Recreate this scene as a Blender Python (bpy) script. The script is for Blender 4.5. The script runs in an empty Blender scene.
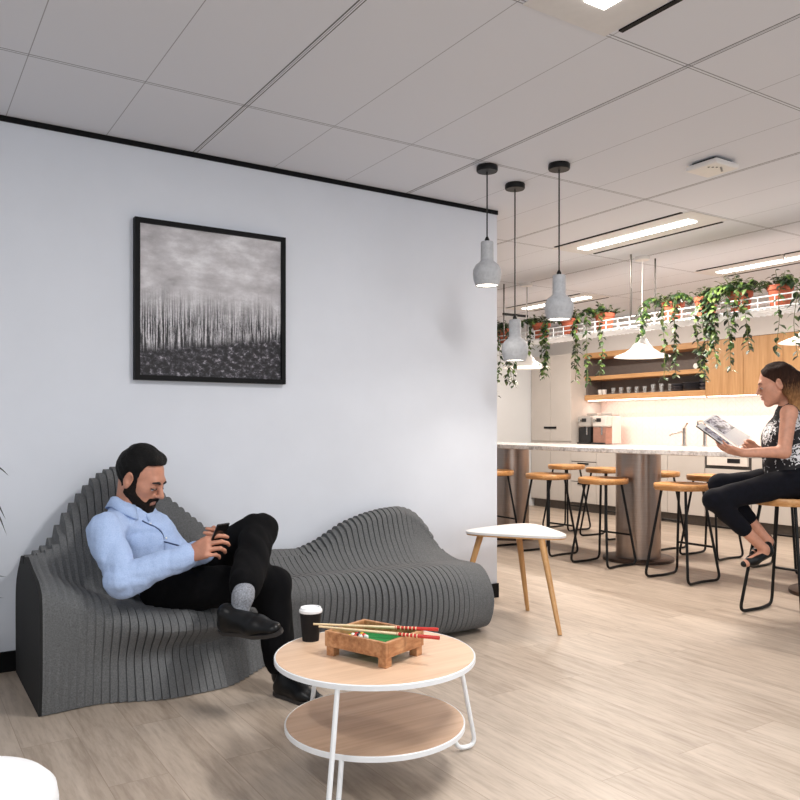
import bpy, math, random
import numpy as np
from mathutils import Vector, Matrix
SC = bpy.context.scene
COL = SC.collection
R = math.radians
S = 0.89                      # plan units -> metres
FPX, HOR, CAMH, YAW = 786.0, 427.0, 1.189, R(32.87)
CY, SY = math.cos(YAW), math.sin(YAW)
FW = np.array([SY, CY, 0.0]); RT = np.array([CY, -SY, 0.0]); UP = np.array([0, 0, 1.0])

# ------------------------------------------------------------ camera, sky, exposure
cam_d = bpy.data.cameras.new('camera'); cam = bpy.data.objects.new('camera', cam_d); COL.objects.link(cam)
cam.location = (0, 0, CAMH*S); cam.rotation_euler = (R(90), 0, -YAW)
cam_d.sensor_width = 36; cam_d.lens = 36*FPX/800; cam_d.shift_y = (HOR-400)/800; cam_d.clip_start = .05
SC.camera = cam
wd = bpy.data.worlds.new('daylight'); SC.world = wd; wd.use_nodes = True
bg = wd.node_tree.nodes['Background']; bg.inputs[0].default_value = (.86, .93, 1, 1); bg.inputs[1].default_value = .55
SC.view_settings.view_transform = 'Standard'; SC.view_settings.look = 'None'
SC.view_settings.gamma = 1; SC.view_settings.use_curve_mapping = False
SC.view_settings.exposure = -0.16
SC.cycles.max_bounces = 8; SC.cycles.diffuse_bounces = 5; SC.cycles.use_denoising = True
SC.cycles.sample_clamp_indirect = 6

def area(name, loc, sx, sy, power, col, rot=(0, 0, 0)):
    l = bpy.data.lights.new(name, 'AREA'); l.shape = 'RECTANGLE'; l.size = sx*S; l.size_y = sy*S
    l.energy = power; l.color = col
    o = bpy.data.objects.new(name, l); COL.objects.link(o)
    o.location = Vector(loc)*S; o.rotation_euler = rot; return o
# window daylight from the glazed side behind the camera
area('window_daylight', (-.8, -2.9, 1.5), 5.0, 2.0, 44, (.86, .93, 1), (R(90), 0, R(0)))
area('window_daylight_side', (4.5, -2.9, 1.5), 5.0, 2.0, 34, (.95, .97, 1), (R(90), 0, R(0)))
for i, (x, y, p) in enumerate([(2.1, 1.43, 52), (4.9, 4.2, 74), (6.77, 4.2, 58), (6.77, 7.0, 58), (2.1, -1.4, 36), (-.7, 1.43, 30)]):
    area('troffer_light', (x, y, 2.685), .1, 1.08, p, (1, .89, .79) if x > 4 else (1, .985, .97))

# ------------------------------------------------------------ materials
def lin(c):
    return tuple((v/12.92 if v <= .04045 else ((v+.055)/1.055)**2.4) for v in (x/255 for x in c))
class NT:
    def __init__(s, m): s.t = m.node_tree; s.b = s.t.nodes['Principled BSDF']; s.L = s.t.links
    def n(s, typ, **kw):
        n = s.t.nodes.new(typ)
        for k, v in kw.items():
            if k[0] == 'i':
                key = int(k[1:]) if k[1:].isdigit() else k[1:]
                n.inputs[key].default_value = v
            else: setattr(n, k, v)
        return n
    def l(s, a, b): s.L.new(a, b)
    def coord(s, scale=(1, 1, 1), rot=(0, 0, 0), out='Object'):
        c = s.n('ShaderNodeTexCoord'); m = s.n('ShaderNodeMapping')
        m.inputs['Scale'].default_value = scale; m.inputs['Rotation'].default_value = rot
        s.l(c.outputs[out], m.inputs[0]); return m.outputs[0]
    def ramp(s, fac, stops):
        r = s.n('ShaderNodeValToRGB'); e = r.color_ramp.elements
        while len(e) < len(stops): e.new(.5)
        for q, (p, c) in zip(e, stops): q.position = p; q.color = (*lin(c), 1)
        s.l(fac, r.inputs[0]); return r.outputs[0]
    def math(s, op, a, b=None):
        m = s.n('ShaderNodeMath', operation=op)
        for i, v in enumerate((a, b)):
            if v is None: continue
            if isinstance(v, (int, float)): m.inputs[i].default_value = v
            else: s.l(v, m.inputs[i])
        return m.outputs[0]
    def mix(s, fac, a, b, mode='MIX'):
        m = s.n('ShaderNodeMix', data_type='RGBA', blend_type=mode)
        for i, v in ((0, fac), (6, a), (7, b)):
            if isinstance(v, (int, float)): m.inputs[i].default_value = v
            elif isinstance(v, tuple): m.inputs[i].default_value = (*lin(v), 1)
            else: s.l(v, m.inputs[i])
        return m.outputs[2]
    def noise(s, vec, scale, detail=4, rough=.6):
        n = s.n('ShaderNodeTexNoise'); n.inputs['Scale'].default_value = scale
        n.inputs['Detail'].default_value = detail; n.inputs['Roughness'].default_value = rough
        s.l(vec, n.inputs['Vector']); return n.outputs[0]
    def bump(s, h, strength=.3, dist=.01):
        b = s.n('ShaderNodeBump'); b.inputs['Strength'].default_value = strength; b.inputs['Distance'].default_value = dist
        s.l(h, b.inputs['Height']); s.l(b.outputs[0], s.b.inputs['Normal'])
    def color(s, c): s.l(c, s.b.inputs['Base Color'])
M = {}
def mat(name, rgb, rough=.5, metal=0, emit=0, spec=None, var=0, vscale=30, bump=0, coat=0, trans=0):
    m = bpy.data.materials.new(name); m.use_nodes = True; t = NT(m); b = t.b
    b.inputs['Base Color'].default_value = (*lin(rgb), 1); b.inputs['Roughness'].default_value = rough
    b.inputs['Metallic'].default_value = metal
    if spec is not None: b.inputs['Specular IOR Level'].default_value = spec
    if coat: b.inputs['Coat Weight'].default_value = coat
    if trans: b.inputs['Transmission Weight'].default_value = trans
    if emit:
        b.inputs['Emission Color'].default_value = (*lin(rgb), 1); b.inputs['Emission Strength'].default_value = emit
    if var or bump:
        f = t.noise(t.coord(), vscale)
        if var:
            lo = tuple(max(0, v*(1-var)) for v in rgb); hi = tuple(min(255, v*(1+var)) for v in rgb)
            t.color(t.ramp(f, [(.3, lo), (.7, hi)]))
        if bump: t.bump(f, bump, .004)
    M[name] = m; return m
def wood(name, dark, mid, light, axis=1, scale=1.0, rough=.45):
    m = mat(name, mid, rough); t = NT(m)
    sc = [22*scale]*3; sc[axis] = 1.6*scale
    v = t.coord(tuple(sc)); f = t.noise(v, 1.0, 6, .65)
    sc2 = [90*scale]*3; sc2[axis] = 3*scale
    f2 = t.noise(t.coord(tuple(sc2)), 1.0, 3, .6)
    c = t.ramp(f, [(.25, dark), (.5, mid), (.75, light)])
    c = t.mix(.35, c, t.ramp(f2, [(.3, dark), (.7, light)])); t.color(c); t.bump(f2, .08, .002); return m
mat('wall_paint', (219, 223, 231), .7, var=.01, vscale=3)
mat('bulkhead_paint', (205, 200, 196), .7, var=.01, vscale=3)
mat('side_wall_paint', (214, 217, 219), .55, var=.01, vscale=2)
mat('black_trim', (7, 7, 9), .6, spec=.2, var=.1)
mat('black_metal', (9, 9, 10), .42, spec=.3, var=.1, vscale=60)
mat('white_metal', (236, 238, 240), .35, var=.01)
mat('rod_metal', (95, 92, 90), .35, metal=.8, var=.05)
mat('concrete', (172, 173, 176), .8, var=.06, vscale=45, bump=.15)
mat('lamp_white', (230, 227, 224), .35, var=.01)
mat('bulb_glow', (255, 244, 228), .5, emit=6)
mat('diffuser', (255, 248, 240), .5, emit=9)
mat('led', (255, 230, 210), .5, emit=7)
mat('light_panel', (214, 213, 212), .6, var=.01)
mat('cabinet_paint', (200, 193, 186), .5, var=.01, vscale=4)
mat('cabinet_gap', (70, 66, 63), .7, var=.05)
mat('kick', (92, 84, 78), .6, var=.06)
mat('shelf_back', (112, 103, 98), .6, var=.03)
mat('terracotta', (172, 90, 64), .75, var=.12, vscale=35, bump=.1)
mat('soil', (45, 34, 27), .95, var=.3, vscale=80)
mat('vine_stem', (84, 96, 48), .7, var=.1)
mat('glass', (240, 242, 242), .06, trans=.8, var=.01)
mat('ceramic', (238, 236, 232), .25, var=.01)
mat('dark_bowl', (78, 80, 88), .4, var=.08)
mat('bottle_glass', (22, 26, 22), .12, var=.1)
mat('chrome', (200, 196, 190), .18, metal=1, var=.03)
mat('base_bronze', (74, 58, 50), .4, metal=.6, var=.06)
mat('table_white', (222, 219, 217), .4, var=.01)
mat('appliance_black', (28, 27, 28), .3, var=.05)
mat('appliance_silver', (196, 190, 184), .35, metal=.5, var=.03)
mat('appliance_copper', (176, 132, 116), .4, metal=.4, var=.05)
mat('appliance_white', (226, 218, 210), .35, var=.02)
mat('paper', (232, 231, 230), .6, var=.01)
mat('cup_black', (20, 19, 20), .6, spec=.25, var=.06)
mat('cup_lid', (238, 238, 239), .4, var=.01)
mat('felt_green', (16, 118, 52), .9, var=.15, vscale=150)
mat('ball_white', (236, 234, 228), .25, var=.02)
mat('ball_yellow', (226, 186, 42), .25, var=.03)
mat('ball_dark', (40, 38, 42), .25, var=.05)
mat('ball_red', (190, 48, 40), .25, var=.04)
mat('pouf_fabric', (232, 233, 235), .85, var=.02, vscale=12, bump=.2)
mat('dark_leaf', (42, 52, 44), .4, var=.25, vscale=8)
mat('skin_man', (186, 130, 106), .5, var=.07, vscale=25)
mat('skin_woman', (205, 148, 122), .5, var=.06, vscale=25)
mat('hair_dark', (9, 8, 8), .65, spec=.2, var=.5, vscale=130, bump=1)
mat('beard_hair', (26, 19, 16), .8, spec=.15, var=.35, vscale=160, bump=.5)
mat('brow', (34, 26, 22), .7, var=.2)
mat('lip', (176, 98, 88), .45, var=.05)
mat('eye_white', (222, 216, 210), .2, var=.01)
mat('iris', (30, 22, 18), .2, var=.1)
mat('trouser_black', (9, 9, 11), .95, spec=.15, var=.2, vscale=20, bump=.25)
mat('jean_navy', (13, 14, 22), .9, spec=.2, var=.2, vscale=40, bump=.2)
mat('shoe_black', (11, 11, 12), .35, spec=.35, var=.15)
mat('shoe_sole', (48, 46, 46), .5, var=.1)
mat('sock_grey', (128, 131, 138), .9, var=.25, vscale=160, bump=.4)
mat('phone_black', (20, 19, 20), .2, var=.05)
mat('belt', (20, 18, 18), .5, var=.1)
mat('button', (70, 84, 120), .4, var=.05)
wood('oak_cabinet', (160, 116, 72), (190, 144, 96), (206, 164, 116), 2, 1.1)
wood('oak_shelf', (168, 120, 74), (198, 150, 100), (214, 168, 120), 1, 1.2)
wood('seat_wood', (150, 92, 44), (196, 138, 80), (226, 180, 124), 1, 1.0, .4)
wood('leg_wood', (166, 118, 66), (194, 146, 92), (212, 168, 116), 2, 1.2)
wood('table_oak', (196, 160, 130), (214, 180, 150), (226, 196, 168), 0, .8)
wood('shelf_oak', (176, 142, 116), (202, 168, 140), (220, 190, 164), 0, .8)
wood('toy_wood', (120, 70, 38), (178, 120, 76), (216, 168, 124), 0, .9)
wood('stick_wood', (214, 186, 140), (230, 206, 164), (240, 220, 186), 0, 1.0)

def leafmat(name, a, b, c):
    m = mat(name, b, .45); t = NT(m)
    g = t.n('ShaderNodeNewGeometry'); t.color(t.ramp(g.outputs['Random Per Island'], [(.1, a), (.5, b), (.92, c)]))
leafmat('vine_leaf', (18, 38, 18), (36, 64, 28), (88, 112, 50))

m = mat('ceiling_tile', (218, 221, 228), .8); t = NT(m)           # tile field with joints
sep = t.n('ShaderNodeSeparateXYZ'); t.l(t.coord((1/S, 1/S, 1/S)), sep.inputs[0])
def joint(axis, period, off, w):
    a = t.math('ADD', sep.outputs[axis], -off + 100*period)
    f = t.math('FRACT', t.math('DIVIDE', a, period)); f = t.math('MINIMUM', f, t.math('SUBTRACT', 1.0, f))
    return t.math('LESS_THAN', t.math('MULTIPLY', f, period), w/2)
thin = joint(0, 1.401/3, -.002, .004)
strong = t.math('MAXIMUM', joint(0, 1.401, -.002+.010, .005), joint(0, 1.401, -.002-.010, .007))
cross = t.math('MAXIMUM', joint(1, 1.39, 2.11+.008, .005), joint(1, 1.39, 2.11-.008, .006))
c = t.mix(thin, (218, 221, 228), (160, 162, 168)); c = t.mix(cross, c, (136, 138, 143)); c = t.mix(strong, c, (98, 99, 103)); t.color(c)

m = mat('floor_planks', (196, 176, 156), .42); t = NT(m)
v = t.coord((1/S, 1/S, 1/S), (0, 0, R(90)))
br = t.n('ShaderNodeTexBrick'); t.l(v, br.inputs['Vector'])
br.offset = .37; br.inputs['Scale'].default_value = 1
br.inputs['Brick Width'].default_value = 1.35; br.inputs['Row Height'].default_value = .2
br.inputs['Mortar Size'].default_value = .0013; br.inputs['Mortar Smooth'].default_value = .2
br.inputs['Color1'].default_value = (0, 0, 0, 1); br.inputs['Color2'].default_value = (1, 1, 1, 1); br.inputs['Mortar'].default_value = (.5, .5, .5, 1)
co = t.n('ShaderNodeTexCoord'); add = t.n('ShaderNodeVectorMath', operation='MULTIPLY_ADD')
add.inputs[1].default_value = (1, 1, 1)
t.l(co.outputs['Object'], add.inputs[0])
sc = t.n('ShaderNodeVectorMath', operation='SCALE'); sc.inputs['Scale'].default_value = 7.0; t.l(br.outputs['Color'], sc.inputs[0]); t.l(sc.outputs[0], add.inputs[2])
mp = t.n('ShaderNodeMapping'); mp.inputs['Scale'].default_value = (9, .8, 1); t.l(add.outputs[0], mp.inputs[0])
g1 = t.noise(mp.outputs[0], 1.6, 6, .65)
mp2 = t.n('ShaderNodeMapping'); mp2.inputs['Scale'].default_value = (42, 4.5, 1); t.l(add.outputs[0], mp2.inputs[0])
g2 = t.noise(mp2.outputs[0], 1.6, 4, .6)
c = t.ramp(g1, [(.26, (104, 90, 78)), (.40, (152, 137, 122)), (.58, (176, 161, 146)), (.8, (200, 186, 171))])
c = t.mix(.3, c, t.ramp(g2, [(.32, (104, 90, 78)), (.58, (194, 180, 165))]))
mp3 = t.n('ShaderNodeMapping'); mp3.inputs['Scale'].default_value = (7, 2.2, 1); t.l(add.outputs[0], mp3.inputs[0])
kn_ = t.noise(mp3.outputs[0], 1.9, 5, .75); c = t.mix(t.ramp(kn_, [(.60, (0, 0, 0)), (.74, (160, 160, 160))]), c, (104, 86, 72))
c = t.mix(.22, c, t.mix(br.outputs['Color'], (148, 130, 114), (208, 193, 178)))
c = t.mix(t.math('MULTIPLY', br.outputs['Fac'], .55), c, (120, 100, 84)); t.color(c); t.bump(g2, .06, .002)

m = mat('splash_tile', (238, 220, 212), .3); t = NT(m)             # herringbone-like zigzag joints
sep = t.n('ShaderNodeSeparateXYZ'); t.l(t.coord((1/S,)*3), sep.inputs[0])
py = t.math('PINGPONG', sep.outputs[1], .11)
def stripes(src, per, w):
    f = t.math('FRACT', t.math('DIVIDE', t.math('ADD', src, 50.0), per)); return t.math('LESS_THAN', f, w)
zz = stripes(t.math('ADD', sep.outputs[2], py), .07, .07)
vv = stripes(sep.outputs[1], .11, .03)
t.color(t.mix(t.math('MAXIMUM', zz, vv), (238, 220, 212), (224, 201, 190)))

m = mat('stone_top', (226, 222, 220), .22); t = NT(m)
f = t.noise(t.coord((1, 1, 1)), 14, 8, .7); f2 = t.noise(t.coord((1, 1, 1)), 45, 4, .7)
c = t.ramp(f, [(.36, (150, 146, 145)), (.5, (226, 222, 220)), (.7, (240, 238, 236))])
t.color(t.mix(.4, c, t.ramp(f2, [(.35, (150, 144, 142)), (.55, (232, 230, 228))])))

m = mat('brushed_steel', (168, 150, 138), .28, metal=1); t = NT(m)
f = t.noise(t.coord((2, 2, 160)), 3, 3, .6); t.color(t.ramp(f, [(.3, (162, 144, 132)), (.7, (176, 158, 147))]))

m = mat('sofa_felt', (100, 101, 102), .95); t = NT(m)
f = t.noise(t.coord(), 200, 3, .7)
t.color(t.ramp(f, [(.3, (80, 81, 82)), (.7, (112, 113, 114))])); t.bump(f, .3, .002)
mat('sofa_end', (20, 20, 21), .9, var=.1, vscale=80)
mat('sofa_core', (92, 93, 94), .95, var=.14, vscale=200)

m = mat('shirt_blue', (164, 186, 222), .8); t = NT(m)
f = t.noise(t.coord(), 260, 2, .6); f2 = t.noise(t.coord((1, 1, 1)), 9, 4, .6)
t.color(t.ramp(f, [(.3, (154, 177, 216)), (.7, (176, 196, 230))])); t.bump(f2, .35, .02)
mat('shirt_trim', (58, 74, 112), .8, var=.1)

m = mat('blouse_floral', (28, 27, 30), .75); t = NT(m)
vo = t.n('ShaderNodeTexVoronoi', feature='F1'); vo.inputs['Scale'].default_value = 6.2; vv = t.coord()
t.l(vv, vo.inputs['Vector'])
nz = t.noise(vv, 24, 3, .6); nz2 = t.noise(vv, 46, 2, .6)
rad = t.math('ADD', vo.outputs['Distance'], t.math('MULTIPLY', t.math('SUBTRACT', nz, .5), .42))
inside = t.math('LESS_THAN', rad, .40)
ring = t.math('GREATER_THAN', t.math('FRACT', t.math('MULTIPLY', rad, 9)), .30)
fl = t.math('MULTIPLY', inside, ring)
leaf = t.math('MULTIPLY', t.math('GREATER_THAN', nz2, .64), t.math('SUBTRACT', 1.0, inside))
t.color(t.mix(t.math('MAXIMUM', fl, leaf), (26, 25, 29), (226, 226, 228)))

m = mat('hair_ombre', (70, 44, 30), .7, spec=.06); t = NT(m)
sep = t.n('ShaderNodeSeparateXYZ'); cc = t.n('ShaderNodeTexCoord'); t.l(cc.outputs['Generated'], sep.inputs[0])
str_ = t.noise(t.coord((70, 70, 6)), 2, 3, .6)
hh = t.math('ADD', sep.outputs[2], t.math('MULTIPLY', t.math('SUBTRACT', str_, .5), .45))
t.color(t.ramp(hh, [(.12, (216, 178, 124)), (.45, (166, 122, 82)), (.72, (58, 40, 32)), (1, (36, 25, 22))])); t.bump(str_, .5, .01)

m = mat('artwork', (180, 178, 180), .6); t = NT(m)                 # black and white wood under a cloudy sky
g = t.n('ShaderNodeTexCoord'); sep = t.n('ShaderNodeSeparateXYZ'); t.l(g.outputs['Generated'], sep.inputs[0])
X_, Z_ = sep.outputs[0], sep.outputs[2]
def gmap(scale, loc=(0, 0, 0)):
    mp = t.n('ShaderNodeMapping'); mp.inputs['Scale'].default_value = scale; mp.inputs['Location'].default_value = loc
    t.l(g.outputs['Generated'], mp.inputs[0]); return mp.outputs[0]
cl = t.noise(gmap((2.2, 1, 4.5)), 1.6, 6, .62)
sky = t.ramp(cl, [(.3, (160, 156, 159)), (.5, (198, 195, 198)), (.66, (232, 231, 234))])
tr = t.noise(gmap((58, 1, 1.6), (3, 0, 1)), 1.3, 7, .74)
tr2 = t.noise(gmap((38, 1, 26), (7, 0, 4)), 2.2, 7, .8)
topn = t.noise(gmap((7, 1, .01)), 1.5, 4, .7)
hgt = t.math('ADD', .34, t.math('MULTIPLY', t.math('ADD', topn, t.math('MULTIPLY', t.noise(gmap((60, 1, 50)), 1.5, 3, .7), .6)), .28))
band = t.math('MULTIPLY_ADD', t.math('SUBTRACT', hgt, Z_), 4.2); t.t.nodes[-1].use_clamp = True
bandn = [n for n in t.t.nodes if n.type == 'MATH' and n.operation == 'MULTIPLY_ADD'][-1]; bandn.use_clamp = True; bandn.inputs[2].default_value = .1
trunk = t.ramp(tr, [(.42, (14, 13, 17)), (.49, (60, 57, 63)), (.53, (226, 224, 227))])
bushy = t.ramp(tr2, [(.42, (22, 21, 25)), (.54, (235, 233, 236))])
mid = t.mix(.55, trunk, bushy, 'MULTIPLY')
c = t.mix(band, sky, mid)
gn = t.noise(gmap((9, 1, 12), (1, 0, 2)), 2.5, 7, .75)
gl = t.math('ADD', t.math('ADD', .16, t.math('MULTIPLY', X_, .13)), t.math('MULTIPLY', t.noise(gmap((12, 1, .01)), 2, 4, .7), .10))
gm = t.n('ShaderNodeMath', operation='MULTIPLY'); gm.use_clamp = True; gm.inputs[1].default_value = 16
t.l(t.math('SUBTRACT', gl, Z_), gm.inputs[0])
t.color(t.mix(gm.outputs[0], c, t.ramp(gn, [(.46, (12, 11, 16)), (.56, (66, 62, 70)), (.66, (186, 182, 190))])))
mp = None

m = mat('mag_photo', (150, 146, 160), .4); t = NT(m)
sep = t.n('ShaderNodeSeparateXYZ'); cc = t.n('ShaderNodeTexCoord'); t.l(cc.outputs['Generated'], sep.inputs[0])
f = t.noise(cc.outputs['Generated'], 5, 3, .5)
t.color(t.ramp(f, [(.36, (48, 44, 58)), (.47, (118, 110, 128)), (.55, (214, 214, 222)), (.66, (90, 84, 104))]))

# ------------------------------------------------------------ mesh helpers (plan units)
LOC = {}
def tag(o, label, cat, group=None, kind=None):
    if label: o['label'] = label
    if cat: o['category'] = cat
    if group: o['group'] = group
    if kind: o['kind'] = kind
    return o
def thing(name, loc, label, cat, group=None):
    o = bpy.data.objects.new(name, None); COL.objects.link(o); o.empty_display_size = .1
    o.location = Vector(loc)*S; LOC[o.name] = np.array(loc, float); return tag(o, label, cat, group)
def frame(d, up=(0, 0, 1)):
    d = np.array(d, float); d /= np.linalg.norm(d); u = np.array(up, float)
    if abs(d @ u) > .98: u = np.array((1.0, 0, 0))
    a = np.cross(u, d); a /= np.linalg.norm(a); return a, np.cross(d, a), d
class MB:
    def __init__(s): s.v = []; s.f = []
    def add(s, vs, fs):
        b = len(s.v); s.v += [tuple(map(float, v)) for v in vs]; s.f += [tuple(b+i for i in f) for f in fs]; return s
    def box(s, x0, x1, y0, y1, z0, z1, rot=0, c=None):
        vs = [(x, y, z) for x in (x0, x1) for y in (y0, y1) for z in (z0, z1)]
        if rot:
            cx, cy = c if c else ((x0+x1)/2, (y0+y1)/2); co, si = math.cos(rot), math.sin(rot)
            vs = [(cx+(x-cx)*co-(y-cy)*si, cy+(x-cx)*si+(y-cy)*co, z) for x, y, z in vs]
        return s.add(vs, [(0, 1, 3, 2), (4, 6, 7, 5), (0, 4, 5, 1), (2, 3, 7, 6), (0, 2, 6, 4), (1, 5, 7, 3)])
    def obox(s, c, ax, ay, az):                       # centre and three half-axis vectors
        c, ax, ay, az = (np.array(q, float) for q in (c, ax, ay, az))
        vs = [c+i*ax+j*ay+k*az for i in (-1, 1) for j in (-1, 1) for k in (-1, 1)]
        return s.add(vs, [(0, 1, 3, 2), (4, 6, 7, 5), (0, 4, 5, 1), (2, 3, 7, 6), (0, 2, 6, 4), (1, 5, 7, 3)])
    def tube(s, pts, r, n=10, closed=False):
        pts = [np.array(p, float) for p in pts]; k = len(pts); rs = r if hasattr(r, '__len__') else [r]*k
        vs = []; a = None
        for i, p in enumerate(pts):
            if closed: d = pts[(i+1) % k]-pts[i-1]
            else: d = pts[min(i+1, k-1)]-pts[max(i-1, 0)]
            d = d/np.linalg.norm(d)
            if a is None: a, b, _ = frame(d)
            else:
                a = a-d*(a @ d); a /= np.linalg.norm(a); b = np.cross(d, a)
            vs += [p+rs[i]*(math.cos(q)*a+math.sin(q)*b) for q in (2*math.pi*j/n for j in range(n))]
        fs = []
        for i in range(k if closed else k-1):
            i2 = (i+1) % k
            fs += [(i*n+j, i*n+(j+1) % n, i2*n+(j+1) % n, i2*n+j) for j in range(n)]
        if not closed: fs += [tuple(range(n-1, -1, -1)), tuple((k-1)*n+j for j in range(n))]
        return s.add(vs, fs)
    def lathe(s, prof, c=(0, 0, 0), n=32, cap=True):  # prof: (r, z)
        vs = []; k = len(prof)
        for r, z in prof: vs += [(c[0]+r*math.cos(2*math.pi*j/n), c[1]+r*math.sin(2*math.pi*j/n), c[2]+z) for j in range(n)]
        fs = [(i*n+j, i*n+(j+1) % n, (i+1)*n+(j+1) % n, (i+1)*n+j) for i in range(k-1) for j in range(n)]
        if cap: fs += [tuple(range(n-1, -1, -1)), tuple((k-1)*n+j for j in range(n))]
        return s.add(vs, fs)
    def prism(s, poly, z0, z1):
        n = len(poly); vs = [(x, y, z0) for x, y in poly]+[(x, y, z1) for x, y in poly]
        return s.add(vs, [tuple(range(n-1, -1, -1)), tuple(range(n, 2*n))]+[(j, (j+1) % n, n+(j+1) % n, n+j) for j in range(n)])
    def ball(s, c, r, n=12, sq=(1, 1, 1)):
        prof = []; k = n//2+1
        vs = []; fs = []
        for i in range(1, k):
            th = math.pi*i/k
            vs += [(c[0]+r*sq[0]*math.sin(th)*math.cos(2*math.pi*j/n), c[1]+r*sq[1]*math.sin(th)*math.sin(2*math.pi*j/n), c[2]-r*sq[2]*math.cos(th)) for j in range(n)]
        m_ = k-1
        fs = [(i*n+j, i*n+(j+1) % n, (i+1)*n+(j+1) % n, (i+1)*n+j) for i in range(m_-1) for j in range(n)]
        vs += [(c[0], c[1], c[2]-r*sq[2]), (c[0], c[1], c[2]+r*sq[2])]
        fs += [((j+1) % n, j, m_*n) for j in range(n)]+[((m_-1)*n+j, (m_-1)*n+(j+1) % n, m_*n+1) for j in range(n)]
        return s.add(vs, fs)
    def build(s, name, m, parent=None, smooth=None, bevel=0, seg=2, loc=None):
        V = np.array(s.v)
        if parent is not None: L = LOC[parent.name]
        elif loc is not None: L = np.array(loc, float)
        else: L = np.array([(V[:, 0].min()+V[:, 0].max())/2, (V[:, 1].min()+V[:, 1].max())/2, V[:, 2].min()])
        me = bpy.data.meshes.new(name); me.from_pydata([tuple(v) for v in (V-L)*S], [], s.f)
        if smooth is not None:
            me.polygons.foreach_set('use_smooth', [True]*len(me.polygons))
            if smooth < 180: me.set_sharp_from_angle(angle=R(smooth))
        me.update(); me.materials.append(M[m])
        o = bpy.data.objects.new(name, me); COL.objects.link(o)
        if parent is not None: o.parent = parent
        else: o.location = Vector(L)*S
        if bevel:
            b = o.modifiers.new('bevel', 'BEVEL'); b.width = bevel*S; b.segments = seg; b.limit_method = 'ANGLE'
        LOC[o.name] = L; return o
def st(o): o['kind'] = 'structure'; return o
def dup(root, loc, label=None, group=None, rz=None):
    r = root.copy(); COL.objects.link(r); r.location = Vector(loc)*S; LOC[r.name] = np.array(loc, float)
    if rz is not None: r.rotation_euler = (0, 0, rz)
    if label: r['label'] = label
    if group: r['group'] = group
    for ch in list(root.children):
        c = ch.copy(); COL.objects.link(c); c.parent = r; LOC[c.name] = LOC[r.name]
        for g in list(ch.children):
            d = g.copy(); COL.objects.link(d); d.parent = c; LOC[d.name] = LOC[r.name]
    return r
def smooth_path(pts, n=8):                            # Catmull-Rom through points
    P_ = [np.array(p, float) for p in pts]; P_ = [2*P_[0]-P_[1]]+P_+[2*P_[-1]-P_[-2]]; out = []
    for i in range(1, len(P_)-2):
        a, b, c, d = P_[i-1:i+3]
        for q in range(n):
            t_ = q/n; out.append(.5*(2*b+(c-a)*t_+(2*a-5*b+4*c-d)*t_**2+(3*b-a-3*c+d)*t_**3))
    return out+[P_[-2]]
def fillet(pts, r, n=6):                              # round the corners of a polyline
    pts = [np.array(p, float) for p in pts]; out = [pts[0]]
    for i in range(1, len(pts)-1):
        a, b, c = pts[i-1:i+2]; u = (a-b)/np.linalg.norm(a-b); w = (c-b)/np.linalg.norm(c-b)
        q = min(r, .45*np.linalg.norm(a-b), .45*np.linalg.norm(c-b)); p0, p1 = b+u*q, b+w*q
        out += [(1-t_)**2*p0+2*t_*(1-t_)*b+t_**2*p1 for t_ in np.linspace(0, 1, n)]
    return out+[pts[-1]]
def P(px, py, d):                                     # a point at depth d seen at (px, py) of the photograph
    return d*(FW+(px-400)/FPX*RT+(HOR-py)/FPX*UP)+np.array([0, 0, CAMH])

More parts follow.
